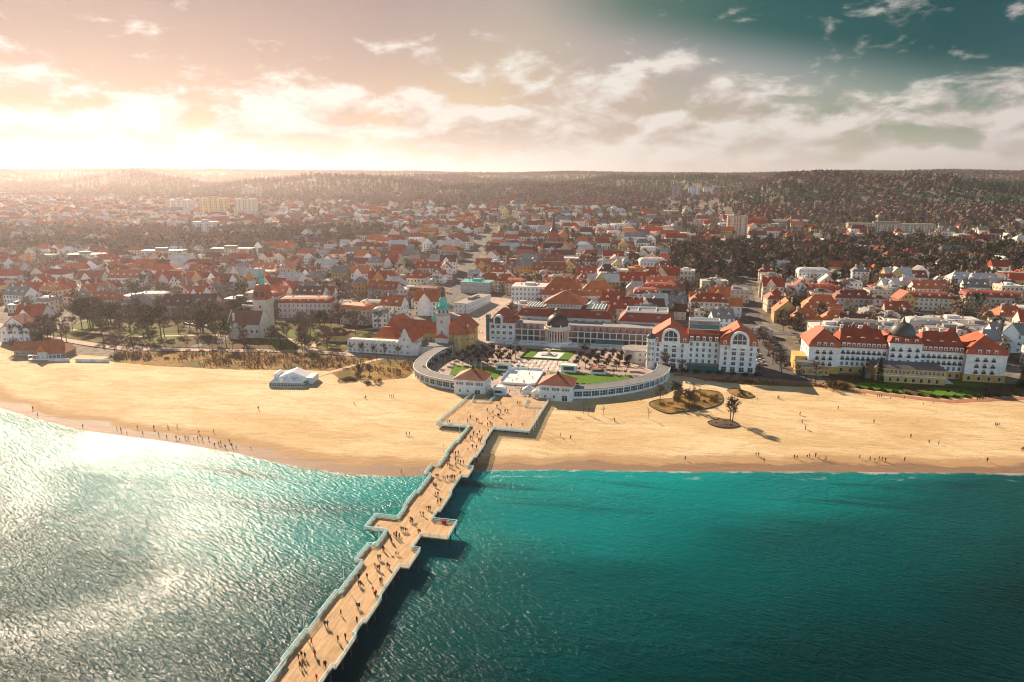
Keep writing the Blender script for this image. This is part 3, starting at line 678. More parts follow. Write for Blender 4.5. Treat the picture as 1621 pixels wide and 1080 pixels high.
def mansard(x0, y0, x1, y1, z, h1, i1, h2, i2, ax='x'):
    m = MB().frustum((x0, y0, x1, y1), z, (x0 + i1, y0 + i1, x1 - i1, y1 - i1), z + h1)
    m.gable(x0 + i1 - .2, y0 + i1 - .2, x1 - i1 + .2, y1 - i1 + .2, z + h1, h2, ax, cut=i2); return m
part('roof', mansard(14, 2.2, 38.5, 19.8, 13.8, 2.6, 1.2, 6.2, 2.0), TILES, gh, REDR)
part('roof', mansard(52.5, 2.2, W - 17, 19.8, 13.8, 2.6, 1.2, 6.2, 2.0), TILES, gh, REDR)
part('wing_roof', mansard(-.7, -.7, 15.7, 22.2, 14, 2.6, 1.3, 6.0, 5.5, 'y'), TILES, gh, (.44, .095, .04))
part('wing_roof', mansard(W - 18.7, -.7, W + .7, 22.2, 14, 2.6, 1.3, 6.0, 5.5, 'y'), TILES, gh, (.44, .095, .04))
part('attic', MB().frustum((37.4, 0, 53.6, 20.6), 17.6, (39, 1.6, 52, 19), 20.4), TILES, gh, REDR)
part('dome', MB().lathe(45.5, 8.5, [(6.0, 20.0), (6.2, 20.6), (6.0, 22.0), (5.4, 23.8), (4.2, 25.4), (2.5, 26.5), (.9, 27.2), (.5, 28.6), (.1, 30)], 20), m_plain('dome_lead', (.085, .08, .075), .5), gh, smooth=True)
part('cornice', MB().box(14.9, 2.3, 13.4, 38, 2.8, 13.8).box(53, 2.3, 13.4, W - 18, 2.8, 13.8).box(-.3, -.4, 13.6, 15.3, 0, 14).box(W - 18.3, -.4, 13.6, W + .3, 0, 14).box(37.6, .2, 17.2, 53.4, .6, 17.6), WHITE, gh)
zs = [4.3, 7.3, 10.5]
BALC = MB().box(-.8, -.7, -.15, .8, -.003, .02).box(-.8, -.7, .02, .8, -.62, .75).box(-.8, -.62, .02, -.72, -.003, .75).box(.72, -.62, .02, .8, -.003, .75).mesh('balcony', DARK)
def balcs(parent, along, zs, at):
    for a_ in along:
        for z in zs: put('balcony', BALC, parent, (a_, at, z))
c1 = np.linspace(17, 36.6, 9); c2 = np.linspace(54.6, 71.6, 8)
for c_ in (c1, c2): wins(gh, WIN, 'f', c_, zs, 2.8); balcs(gh, c_, zs[1:], 2.8)
for c_ in ([4.2, 7.4, 10.6], [W - 13, W - 9.4, W - 5.8]): wins(gh, WIN, 'f', c_, zs, 0); balcs(gh, c_, zs, 0)
c3 = [39.8, 43.3, 47.3, 51]; wins(gh, WIN, 'f', c3, [7.3, 10.5, 13.6], .6); balcs(gh, c3, [10.5, 13.6], .6)
wins(gh, WINA, 'f', np.linspace(W - 15.8, W - 2.2, 4), [.7], -.3); wins(gh, WINA, 'f', np.linspace(55.5, 71, 6), [.7], 2.5); wins(gh, WINA, 'f', np.linspace(17, 26, 3), [.7], 2.5)
wins(gh, WIN, 'l', np.linspace(2, 19, 5), zs, 0); wins(gh, WIN, 'r', np.linspace(2, 19, 5), zs, W)
DORM = MB().box(-.75, 0, 0, .75, 1.9, 1.7, 0).box(-.9, -.12, 1.7, .9, 1.9, 1.95, 0).box(-.42, -.05, .35, .42, -.003, 1.4, 1).mesh('dormer', [WHITE, GLASS])
for x in list(np.linspace(17, 36, 9)) + list(np.linspace(55, 71.5, 8)): put('dormer', DORM, gh, (x, 2.5, 14.2))
for x in (4.4, 7.5, 10.6, W - 12.6, W - 9, W - 5.4): put('dormer', DORM, gh, (x, -.35, 14.4))
for x in (41, 45.5, 50): put('dormer', DORM, gh, (x, .5, 17.9))
EYE = MB().slab_y([(-1.3, 0), (1.3, 0), (.8, .35), (0, .5), (-.8, .35)], -.3, 1.2).mesh('eyebrow_vent', PLASTER)
for x in (20, 26.5, 33, 57, 63, 69): put('eyebrow_vent', EYE, gh, (x, 5.4, 18.4), color=(.55, .40, .30))
CHIM = MB().box(-.7, -.5, -2, .7, .5, 1.5).box(-.85, -.65, 1.5, .85, .65, 1.75).mesh('chimney', PLASTER)
for x in (17, 26, 35.5, 56, 64, 72): put('chimney', CHIM, gh, (x, 11, 22.2), color=(.62, .55, .48))
an = part('veranda', MB().box(29.5, -11, 0, 61, 1.2, 7.4), PLASTER, gh, (.56, .36, .12))
part('veranda_roof', MB().frustum((28.9, -11.6, 61.6, 1.8), 7.4, (31, -9.5, 59.5, .55), 8.4), FELT, gh, (.14, .11, .11))
part('veranda_band', MB().box(29.2, -11.35, 3.6, 61.3, -11.003, 3.95), WHITE, gh)
wins(gh, WINA, 'f', np.linspace(33, 57.5, 8), [.7], -11); wins(gh, WIN, 'f', np.linspace(31, 59.5, 16), [4.8], -11)
part('side_annex', MB().box(-6.5, -5.6, 0, 9.5, -.35, 3.4).box(-6.5, -5.0, 3.4, 3, 0, 6.2).box(-6, 2, 0, -.45, 14, 8), PLASTER, gh, (.56, .36, .12))
part('annex_roof', MB().box(-6.9, -5.3, 6.2, 3.4, -.05, 6.5), FELT, gh, (.10, .10, .10))
wins(gh, WIN, 'f', np.linspace(-5.4, 2, 6), [4.1], -5.0); wins(gh, WIN, 'f', np.linspace(-5, 8, 6), [.9], -5.6)
STAIR = MB()
for k in range(8): STAIR.box(61.2 + k * .6, -8, 0, 61.8 + k * .6, 2.4, 3.4 - k * .42); STAIR.box(28.8 - k * .5, -6, 0, 29.3 - k * .5, 2.4, 3.4 - k * .42)
part('outdoor_stair', STAIR, STONE, gh)

# ------------------------------------------------------------------ the white twin gabled hotel
sh = thing('twin_gable_hotel', 'large white hotel with twin red gables, arched windows and a glass roof sign', 'hotel', (64.3, 109, 2.2))
part('wall', MB().box(18.6, 3, 0, 34.8, 19, 15.4), PLASTER, sh, (.80, .78, .75))
part('wing_wall', MB().box(0, 0, 0, 18.6, 20, 14.6), PLASTER, sh, (.80, .78, .75))
part('wing_wall', MB().box(34.8, 0, 0, 53, 20, 14.6), PLASTER, sh, (.80, .78, .75))
part('roof', MB().frustum((18.4, 2.4, 35, 19.6), 15.4, (18.6, 4.4, 34.8, 17.6), 18.6).gable(18.6, 4.2, 34.8, 17.8, 18.6, 3.8, 'x'), TILES, sh, (.33, .075, .04))
for x0, x1 in ((-.6, 19.2), (34.2, 53.6)):
    m = MB().frustum((x0, -.6, x1, 20.6), 14.6, (x0 + .7, .3, x1 - .7, 19.6), 17.6); m.gable(x0 + .5, .1, x1 - .5, 19.8, 17.6, 6.6, 'y', cut=1.2)
    part('wing_roof', m, TILES, sh, (.46, .105, .04))
    xm = (x0 + x1) / 2 + .3
    n = 14; P = [(xm + 4.7 * math.cos(math.pi * k / n), 17.4 + 4.7 * math.sin(math.pi * k / n)) for k in range(n + 1)] + [(xm - 4.7, 13), (xm + 4.7, 13)]
    part('arched_gable', MB().slab_y(P, -.9, 2.6), PLASTER, sh, (.82, .80, .77))
    P2 = [(xm + 3.3 * math.cos(math.pi * k / n), 17.6 + 3.3 * math.sin(math.pi * k / n)) for k in range(n + 1)] + [(xm - 3.3, 15.4), (xm + 3.3, 15.4)]
    o = part('arched_window', MB().slab_y(P2, -1.0, -.903), GLASS, sh)
    part('glazing_bar', MB().box(xm - 3.3, -1.08, 17.2, xm + 3.3, -1.004, 17.6).box(xm - 1.3, -1.08, 15.4, xm - 1.05, -1.004, 20.4).box(xm + 1.05, -1.08, 15.4, xm + 1.3, -1.004, 20.4), WHITE, o)
    for xx in (xm - 7.2, xm + 7.2): put('dormer', DORM, sh, (xx, -.45, 15.0))
zs = [3.9, 6.6, 9.3, 12.0]
wins(sh, WIN, 'f', [3.2, 15.8, 37.6, 50.2], zs, 0); wins(sh, WINW, 'f', [7.3, 11.6, 41.8, 46], zs, 0); wins(sh, WIN, 'f', [20.4, 23.5, 26.7, 29.9, 33], [3.6, 6.6, 9.6, 12.6], 3)
wins(sh, WINB, 'f', [3.2, 7.4, 11.6, 15.6, 37.2, 41.6, 46, 50.4], [.5], 0); wins(sh, WIN, 'l', np.linspace(4, 18, 5), zs, 0); wins(sh, WIN, 'r', np.linspace(2, 18, 6), zs, 53)
for x in (20.4, 23.5, 26.7, 29.9, 33): put('dormer', DORM, sh, (x, 2.6, 15.7))
part('canopy', MB().box(18.7, -1, 3.0, 34.7, 2.97, 3.4), FELT, sh, (.20, .13, .11)); part('porch_glass', MB().box(19, .6, 0, 34.4, 2.9, 2.97), TEALGLASS, sh)
part('string_course', MB().box(-.15, -.16, 3.2, 18.7, -.003, 3.5).box(34.75, -.16, 3.2, 53.15, -.003, 3.5).box(-.15, -.2, 14.2, 18.7, -.003, 14.6).box(34.75, -.2, 14.2, 53.15, -.003, 14.6), WHITE, sh)
tu = part('corner_turret', MB().lathe(-.4, -.2, [(2.3, 0), (2.3, 15.8), (2.6, 16), (2.6, 16.4)], 10), PLASTER, sh, (.68, .68, .66))
part('turret_dome', MB().lathe(-.4, -.2, [(2.5, 16.4), (2.3, 17.4), (1.5, 18.5), (.3, 19), (.1, 20.6)], 10), m_plain('slate_dome', (.05, .07, .08), .4), tu)
for z in (4.5, 7.5, 10.5, 13.2):
    for a_ in (-150, -105, -60): put('window', WINS, tu, (-.4 + 2.22 * math.cos(R(a_)), -.2 + 2.22 * math.sin(R(a_)), z), R(a_ + 90))
bx = part('roof_sign_frame', MB().box(18.8, 6.2, 20.8, 34.6, 6.5, 21.1).box(18.8, 6.2, 25.4, 34.6, 6.5, 25.7).box(18.8, 6.2, 20.8, 19.1, 6.5, 25.7).box(34.3, 6.2, 20.8, 34.6, 6.5, 25.7)
          .box(18.8, 14.2, 19.6, 34.6, 14.5, 25.7).box(18.8, 6.5, 25.4, 19.1, 14.2, 25.7).box(34.3, 6.5, 25.4, 34.6, 14.2, 25.7), WHITE, sh)
part('roof_glass', MB().box(19.1, 6.3, 21.1, 34.3, 6.4, 23.3), TEALGLASS, bx); part('roof_screen', MB().box(19.1, 6.3, 23.3, 34.3, 6.4, 25.4), m_plain('grey_glass', (.30, .27, .26), .3), bx)
tc = bpy.data.curves.new('sign_text', 'FONT'); tc.body = 'Sheraton'; tc.size = 1.75; tc.align_x = 'CENTER'; tc.extrude = .05; tc.resolution_u = 2
to = bpy.data.objects.new('sign_text', tc); col.objects.link(to); dg = bpy.context.evaluated_depsgraph_get(); tm = bpy.data.meshes.new_from_object(to.evaluated_get(dg)); bpy.data.objects.remove(to)
tm.materials.clear(); tm.materials.append(RED); lt = put('sign_lettering', tm, bx, (26.7, 6.22, 23.75)); lt.rotation_euler = (R(90), 0, 0)
part('link_wing', MB().box(-9, 8, 0, -.05, 22, 6.5), PLASTER, sh, (.66, .62, .58)); part('link_roof', MB().lathe(-9, 15, [(7.5, 6.5), (7.3, 7.0)], 20).box(-9, 7.7, 6.52, -.1, 22, 6.98), FELT, sh, (.25, .23, .22))
wins(sh, WINS, 'f', [-6, -3], [1.2, 4.2], 8); part('drum_wall', MB().lathe(-9, 15, [(6.8, 0), (6.8, 6.5)], 20), PLASTER, sh, (.55, .52, .5))

# ------------------------------------------------------------------ the spa house
sp = thing('spa_house', 'long two storey spa arcade with a row of red triangular dormers behind the plaza', 'spa house', (0, 152.5, 2.2))
part('wall', MB().box(-19, 1.2, 0, 64, 16, 8.4), PLASTER, sp, (.36, .15, .12))
part('roof', MB().frustum((-19.4, .2, 64.4, 16.4), 8.4, (-19.4, 4.4, 64.4, 16.4), 11.2), FELT, sp, (.26, .24, .225))
part('cornice', MB().box(-19.3, -.1, 8.0, 64.3, .5, 8.4).box(-19.2, .4, 4.0, 64.2, 1.18, 4.4), WHITE, sp)
GLZ = MB().box(-1.55, -.08, 0, 1.55, -.004, 3.0).mesh('glazing', GLASS); COLM = MB().box(-.24, -.24, 0, .24, .24, 8.0).mesh('column', WHITE)
TRI = MB().slab_y([(-1.15, 0), (1.15, 0), (0, 2.7)], 0, 3.2).mesh('triangular_dormer', TILES)
bays = [-17 + 3.8 * k for k in range(4)] + [17.8 + 3.85 * k for k in range(12)]
for x in bays:
    put('glazing', GLZ, sp, (x, 1.2, .6)); put('glazing', GLZ, sp, (x, 1.2, 4.7)); put('column', COLM, sp, (x + 1.9, .3, 0)); put('triangular_dormer', TRI, sp, (x, .1, 8.42), color=(.30, .07, .045))
part('terrace', MB().box(-34, -6, 0, 60, -.2, 1.6).box(-34, -9.5, 0, 52, -6, .8), STONE, sp)
BAL = MB().box(0, -.12, .85, 3.4, .12, 1.05).box(0, -.1, 0, 3.4, .1, .18)
for k in range(12): BAL.box(.1 + k * .28, -.07, .18, .26 + k * .28, .07, .85)
BALU = BAL.mesh('balustrade', WHITE)
for x in np.arange(-33, 56, 3.6):
    if not (-20 < x < -15 or 21 < x < 25.5): put('balustrade', BALU, sp, (x, -5.8, 1.6)); put('balustrade', BALU, sp, (x, -9.3, .8)) if x < 48 else None
awn = part('awning', MB().add([(30, -5, 2.4), (47, -5, 2.4), (47, .3, 4.0), (30, .3, 4.0), (30, -5, 2.3), (47, -5, 2.3), (47, .3, 3.9), (30, .3, 3.9)], [(0, 1, 2, 3), (7, 6, 5, 4), (0, 4, 5, 1), (1, 5, 6, 2), (3, 7, 4, 0)]), TEALGLASS, sp)
# rotunda
ro = thing('rotunda', 'domed rotunda with pink columns in the middle of the spa front', 'rotunda', (7.2, 152.5, 2.2))
part('plinth', MB().lathe(0, -1, [(9.2, 0), (9.2, 1.8), (8.2, 1.82), (8.2, 2.4)], 16), WHITE, ro)
part('drum', MB().lathe(0, 0, [(5.6, 2.4), (5.6, 10.2)], 16), PLASTER, ro, (.33, .13, .10))
for k in range(12):
    a_ = R(180 + 15 + k * 150 / 11); part('column', MB().lathe(7.2 * math.cos(a_), 7.2 * math.sin(a_) - .3, [(.6, 2.4), (.42, 2.9), (.36, 8.6), (.6, 9.2)], 7), PLASTER, ro, (.66, .50, .44))
for k in range(5):
    a_ = R(180 + 30 + k * 30); put('window', WINA, ro, (5.62 * math.cos(a_), 5.62 * math.sin(a_), 4.2), a_ + R(90), scale=1.5)
part('entablature', MB().lathe(0, -.1, [(8.0, 9.2), (8.3, 9.6), (8.3, 10.2), (7.8, 10.6), (7.6, 11.6), (6.6, 11.8)], 20), PLASTER, ro, (.62, .50, .43))
dm = part('dome', MB().lathe(0, 0, [(6.6, 11.6), (6.7, 13), (6.3, 14.8), (5.3, 16.6), (3.6, 18.0), (2.0, 18.6)], 20), m_plain('dome_tiles', (.055, .035, .035), .45, .7, 1.4, .7), ro, smooth=True)
part('lantern', MB().lathe(0, 0, [(2.1, 18.4), (2.3, 19), (1.6, 19.2), (1.5, 21), (2.0, 21.2), (.9, 22.4), (.2, 22.8), (.1, 24.5)], 10), m_plain('lantern_bronze', (.14, .10, .06), .5), dm)
for k in range(8):
    a_ = R(k * 45 + 22); part('roof_urn', MB().lathe(7.6 * math.cos(a_), 7.6 * math.sin(a_), [(.3, 11.6), (.5, 12.2), (.2, 12.8), (.05, 13.2)], 6), WHITE, ro)
# blocks rising behind the arcade
ub = thing('spa_upper_block', 'white upper spa block with red mansard roof and a pyramid roofed hall', 'building', (-22, 171, 2.2))
part('wall', MB().box(0, 0, 0, 60, 30, 13), PLASTER, ub, (.64, .58, .53)); part('roof', MB().frustum((-.8, -.8, 60.8, 30.8), 13, (2.6, 3.2, 57.4, 27), 17.4), TILES, ub, (.28, .065, .04))
part('hall', MB().box(18, 6, 17.4, 40, 24, 20.6), PLASTER, ub, (.60, .55, .50)); part('hall_roof', MB().frustum((15.5, 3.5, 42.5, 26.5), 20.6, (28, 14, 30, 16), 27.6), TILES, ub, (.42, .11, .05))
for k in range(10): put('window', WINS, ub, (19.2 + k * 2.15, 6, 18.4))
wins(ub, WINW, 'f', [4, 8, 38, 43, 51, 55], [9.6], 0); wins(ub, WINW, 'f', [6, 52], [14.2], .75); wins(ub, WINW, 'l', [6, 12, 18, 24], [3, 6, 9.6], 0)
for x0 in (4.5, 43.5):
    g_ = part('glass_roof', MB().box(x0, 6, 17.4, x0 + 12, 24, 17.9), TEALGLASS, ub); b_ = MB()
    for k in range(7): b_.box(x0 + k * 1.9, 5.8, 17.9, x0 + .45 + k * 1.9, 24.2, 18.2)
    part('glazing_bar', b_, WHITE, g_)
rb = thing('spa_side_block', 'white flat topped block with red mansard roof behind the right arcade', 'building', (43, 170, 2.2))
part('wall', MB().box(0, 0, 0, 33, 22, 12.4), PLASTER, rb, (.62, .56, .52)); part('roof', MB().frustum((-.7, -.7, 33.7, 22.7), 12.4, (4, 3.5, 29.5, 19), 17.4), TILES, rb, (.30, .07, .045))
part('parapet', MB().box(4, 3.4, 17.4, 29.5, 3.8, 18.6).box(4, 18.7, 17.4, 29.5, 19.1, 18.6).box(3.9, 3.8, 17.4, 4.3, 18.7, 18.6).box(29.2, 3.8, 17.4, 29.6, 18.7, 18.6).box(11, 3.8, 17.4, 11.4, 18.7, 18.4).box(22, 3.8, 17.4, 22.4, 18.7, 18.4), WHITE, rb)
part('flat_roof', MB().box(4.3, 3.8, 17.3, 29.2, 18.7, 17.5), FELT, rb, (.22, .19, .18)); wins(rb, WINW, 'f', [7, 24], [13.9], 1.2); wins(rb, WINW, 'f', np.linspace(3, 30, 7), [9], 0)
# white corner pavilion left of the arcade
lp = thing('corner_house', 'white corner house with arched gable and red pyramid roof left of the arcade', 'building', (-35, 150, 2.2))
part('wall', MB().box(0, 0, 0, 15.8, 16, 12.2), PLASTER, lp, (.66, .63, .60)); part('attic', MB().frustum((-.6, -.6, 16.4, 16.6), 12.2, (1.4, 1.4, 14.4, 14.6), 14.6), TILES, lp, (.33, .08, .05))
part('roof', MB().box(2.4, 2.4, 14.6, 13.4, 13.6, 15.6).frustum((1.8, 1.8, 14, 14.2), 15.6, (7.2, 7, 8.6, 9), 20.4), TILES, lp, (.36, .09, .05))
n = 10; P = [(5.6 + 2.9 * math.cos(math.pi * k / n), 14 + 2.9 * math.sin(math.pi * k / n)) for k in range(n + 1)] + [(2.7, 11), (8.5, 11)]
part('arched_gable', MB().slab_y(P, -.8, 3), PLASTER, lp, (.68, .66, .63)); put('window', WINA, lp, (5.6, -.8, 11.6), scale=(2.8, 1, 2.0))
wins(lp, WINW, 'f', [2.2, 5.6, 9.4, 13.4], [1, 5, 8.7], 0); wins(lp, WINW, 'l', [3, 8, 13], [1, 5, 8.7], 0); part('stair_glass', MB().box(-2.4, 1, 0, -.05, 4.6, 16.5), TEALGLASS, lp)

# ------------------------------------------------------------------ the bath house with the lighthouse tower
bh = thing('bath_house', 'yellow bath house with long red tiled roofs beside the lighthouse tower', 'building', (-109, 104, 2.2))
part('wall', MB().box(17, 22, 0, 56, 36, 9).box(14, 26, 0, 26, 44, 9.6).box(52, 20, 0, 66, 48, 9.5), PLASTER, bh, (.52, .33, .12))
part('roof', MB().gable(16, 21, 56, 37, 9, 6.4, 'x'), TILES, bh, (.42, .105, .05)); part('roof', MB().gable(12.8, 24, 27.2, 45, 9.6, 7.4, 'y', cut=5), TILES, bh, (.46, .12, .05))
part('roof', MB().gable(51, 19, 67, 49, 9.5, 8.2, 'y', cut=3), TILES, bh, (.44, .11, .05))
part('roof', MB().frustum((11, 13, 25, 25), 7, (16, 18.4, 20, 19.6), 12.4), TILES, bh, (.46, .12, .05)); part('wall', MB().box(12, 14, 0, 24, 24, 7), PLASTER, bh, (.52, .33, .12))
part('front_wall', MB().box(0, 2, 0, 43, 9, 7.2), PLASTER, bh, (.66, .60, .55))
sc_ = MB()
for k in range(10):
    x = .4 + k * 3.0
    if x < 30: sc_.slab_y([(x, 7.2), (x + 2.7, 7.2), (x + 2.7, 7.7), (x + 2.1, 8.1), (x + 1.35, 7.8), (x + .6, 8.1), (x, 7.7)], 1.95, 2.5)
part('parapet', sc_, WHITE, bh)
part('stepped_gable', MB().slab_y([(31, 0), (40, 0), (40, 7.6), (39, 8.4), (38.6, 10.2), (37.6, 10.8), (37.2, 12.6), (36.6, 13.2), (36.3, 14.6), (35.5, 15.4), (34.7, 14.6), (34.4, 13.2), (33.8, 12.6), (33.4, 10.8), (32.4, 10.2), (32, 8.4), (31, 7.6)], 1.4, 2.6), PLASTER, bh, (.68, .62, .57))
part('gable_roof', MB().gable(31.4, 2.6, 39.6, 22, 7.2, 6.2, 'y'), TILES, bh, (.40, .10, .05)); part('gable_wall', MB().box(31.4, 2.7, 0, 39.6, 22, 7.2), PLASTER, bh, (.60, .52, .42))
wins(bh, WINS, 'f', np.linspace(1.6, 29, 11), [1.0, 4.6], 2); wins(bh, WINS, 'f', [33.6, 37.4], [1.0, 4.6], 1.4); wins(bh, WINS, 'f', [35.5], [8.6], 1.4)
wins(bh, WIN, 'f', np.linspace(19, 50, 12), [4.8], 22); wins(bh, WIN, 'l', [30, 34, 38], [1.5, 5], 14)
part('ridge_turret', MB().lathe(44, 29, [(1.2, 14.4), (1.2, 16.4), (1.6, 16.6), (.8, 18), (.1, 19.6)], 8), COPPER, bh)
for x, y in ((61, 22), (66.5, 27)):
    o = part('corner_bay', MB().lathe(x, y, [(3.6, 0), (3.6, 9.4)], 8, a0=R(22.5)), PLASTER, bh, (.54, .35, .13)); part('bay_roof', MB().lathe(x, y, [(4.3, 9.4), (.2, 14.6)], 8, a0=R(22.5)), TILES, o, (.46, .13, .06))
    for a_ in (-135, -90, -45): put('window', WIN, o, (x + 3.34 * math.cos(R(a_)), y + 3.34 * math.sin(R(a_)), 5.2), R(a_ + 90))
part('entrance_roof', MB().box(40.5, 6, 4.6, 53, 21, 5.0).box(53.05, 8, 4.6, 60, 22, 5.02), GREYROOF, bh); part('entrance_wall', MB().box(41, 6.6, 0, 52, 20.9, 4.6), PLASTER, bh, (.60, .54, .47))
lh = thing('lighthouse_tower', 'pale lighthouse tower with green copper cap beside the red roofed bath house', 'tower', (-56, 123.5, 2.2))
part('wall', MB().box(-3.2, -3.2, 0, 3.2, 3.2, 21).box(-3.8, -4.6, 0, 3.8, -3.2, 8), PLASTER, lh, (.64, .52, .46)); part('porch_roof', MB().gable(-4.2, -5, 4.2, -3.19, 8, 3, 'y'), TILES, lh, (.42, .11, .05))
part('gallery', MB().lathe(0, 0, [(3.6, 20.6), (4.4, 21.2), (4.4, 22.2), (4.0, 22.2), (4.0, 21.5)], 12), STONE, lh); part('lamp_room', MB().lathe(0, 0, [(3.3, 21), (3.3, 25)], 8), PLASTER, lh, (.62, .50, .44))
for k in range(8): put('window', WINA, lh, (3.08 * math.cos(R(k * 45 + 22.5)), 3.08 * math.sin(R(k * 45 + 22.5)), 22.2), R(k * 45 + 22.5 + 90))
cp = part('copper_cap', MB().lathe(0, 0, [(4.9, 24.8), (4.6, 25.4), (3.2, 26.6), (2.5, 28.2), (2.2, 30), (1.6, 31.4), (1.5, 31.6)], 8, a0=R(22.5)), COPPER, lh)
part('cap_lantern', MB().lathe(0, 0, [(1.3, 31.5), (1.3, 33.4), (1.8, 33.6), (.9, 35), (.1, 37)], 8), m_plain('lantern_metal', (.10, .08, .07), .5), cp)
for k in range(4): part('cap_turret', MB().lathe(3.7 * math.cos(R(45 + 90 * k)), 3.7 * math.sin(R(45 + 90 * k)), [(.8, 24.4), (.8, 25.8), (.1, 28)], 6), COPPER, cp)
wins(lh, WIN, 'f', [0], [10.5, 16.5], -3.2); wins(lh, WIN, 'l', [0], [10.5, 16.5], -3.2); wins(lh, WINA, 'f', [0], [1], -4.6)

# ------------------------------------------------------------------ churches
ch = thing('church', 'white walled church with brown roof, red belfry and green spire among park trees', 'church', (-200, 124, 2.2), R(8))
part('wall', MB().box(0, 0, 0, 22, 14, 9), PLASTER, ch, (.58, .50, .42)); part('gable_wall', MB().add([(0, 0, 9), (0, 14, 9), (0, 7, 16.8), (.6, 0, 9), (.6, 14, 9), (.6, 7, 16.8)], [(0, 2, 1), (3, 4, 5), (0, 3, 5, 2), (1, 2, 5, 4)])
     .add([(21.4, 0, 9), (21.4, 14, 9), (21.4, 7, 16.8), (22, 0, 9), (22, 14, 9), (22, 7, 16.8)], [(0, 2, 1), (3, 4, 5), (0, 3, 5, 2), (1, 2, 5, 4)]), PLASTER, ch, (.66, .58, .48))
part('roof', MB().gable(.6, -.7, 21.4, 14.7, 8.6, 7.8, 'x'), TILES, ch, (.19, .075, .05)); part('apse', MB().lathe(6, -1, [(4, 0), (4, 7), (4.3, 7.1), (.3, 10)], 8), PLASTER, ch, (.50, .42, .35))
wins(ch, WINA, 'f', [3, 12.5, 16, 19.4], [3.2], 0); wins(ch, WINA, 'l', [4.5, 9.5], [3.2], 0); wins(ch, WINA, 'r', [4.5, 9.5], [3.2], 22)
part('buttress', MB().box(1, -.8, 0, 1.8, -.003, 8).box(21, -.8, 0, 21.8, -.003, 8), STONE, ch); part('chimney', MB().box(3.4, 1.2, 9, 4.6, 2.4, 15.5), PLASTER, ch, (.6, .5, .4))
part('tower_wall', MB().box(11.5, 14.05, 0, 21, 23.5, 22), PLASTER, ch, (.60, .50, .38)); part('belfry', MB().box(12, 14.5, 22, 20.5, 23, 23).frustum((11.2, 13.8, 21.3, 23.8), 23, (13.2, 15.6, 19.3, 22), 31.5), TILES, ch, (.40, .10, .055))
part('belfry_opening', MB().box(13.2, 13.95, 24, 15.6, 16, 27).box(17, 13.95, 24, 19.4, 16, 27), DARK, ch); wins(ch, WINA, 'f', [16.2], [16.5], 14.05); wins(ch, WINA, 'l', [18.7], [16.5], 11.5)
part('spire', MB().lathe(16.2, 18.8, [(2.0, 30.6), (2.0, 33), (2.4, 33.3), (1.6, 34.6), (1.6, 36.4), (1.9, 36.7), (1.0, 38.6), (.2, 40.5), (.08, 42)], 8), COPPER, ch)
bk = thing('brick_church', 'red brick church with a tall dark needle spire in the middle of town', 'church', (-62, 566, 13.2), R(4))
BRK = (.26, .07, .045)
part('nave', MB().box(-7, 6, 0, 9, 40, 13), PLASTER, bk, BRK); part('nave_roof', MB().gable(-7.6, 6, 9.6, 40.4, 13, 9, 'y'), TILES, bk, (.22, .07, .05))
part('tower', MB().box(-5, -4, 0, 5, 6, 27).box(-5.6, -4.6, 26, -4.2, -3.2, 29).box(4.2, -4.6, 26, 5.6, -3.2, 29), PLASTER, bk, BRK); part('spire', MB().lathe(0, 1, [(5.2, 27), (2.2, 31), (1.1, 40), (.1, 48)], 8), m_plain('slate_spire', (.05, .05, .045), .5), bk)
wins(bk, WINA, 'f', [-2, 2], [18, 8], -4); wins(bk, WINA, 'l', np.linspace(10, 36, 6), [5], -7); part('porch', MB().box(-3, -6.5, 0, 3, -4.003, 6).gable(-3.4, -6.9, 3.4, -4.003, 6, 3, 'y'), PLASTER, bk, BRK)

# ------------------------------------------------------------------ beach tent restaurant and the red roofed beach restaurant
bt = thing('beach_pavilion', 'white tent pavilion with glazed terrace standing on the beach', 'pavilion', (-115, 36, 1.95), R(10))
part('terrace', MB().box(-1, -2, 0, 17, 12, .5), STONE, bt)
part('glazed_wall', MB().box(-.9, -1.9, .5, 16.9, -1.75, 2.2).box(-.9, -1.75, .5, -.75, 11.9, 2.2).box(16.75, -1.75, .5, 16.9, 11.9, 2.2), TEALGLASS, bt)
for k in range(10): put('window', WINW, bt, (.2 + k * 1.75, -1.9, .6), scale=(.8, 1, .85))
for x in (2, 7.6, 13): part('canopy', MB().frustum((x - 2.6, -1.5, x + 2.6, 4.5), 2.6, (x - .15, 1.3, x + .15, 1.7), 4.6).box(x - 2.6, -1.5, 2.2, x + 2.6, 4.5, 2.597), PAINT, bt, (.74, .73, .72))
part('main_tent', MB().gable(1, 4.7, 15.5, 13, 3.2, 2.9, 'y').box(1, 4.7, .5, 15.5, 13, 3.197), PAINT, bt, (.72, .71, .70)); part('side_box', MB().box(-1.5, 6, .5, .9, 13, 4.2).gable(-1.9, 5.7, .95, 13.3, 4.2, .7, 'y'), PAINT, bt, (.66, .66, .65)); part('side_box', MB().box(15.6, 3, .5, 19, 12, 3.6), PAINT, bt, (.55, .56, .56))
rs = thing('beach_restaurant', 'low restaurant with steep orange red roofs at the left end of the beach', 'restaurant', (-275, 54, 1.95), R(18))
part('wall', MB().box(0, 0, 0, 17, 12, 3.4).box(-14, 7, 0, 0, 15, 3.6), PLASTER, rs, (.30, .22, .17)); part('roof', MB().frustum((-1, -1, 18, 13), 3.2, (4, 3.4, 13, 8.6), 7.2).gable(3.6, 3.2, 13.4, 8.8, 7.2, 2.4, 'x'), TILES, rs, (.48, .15, .06))
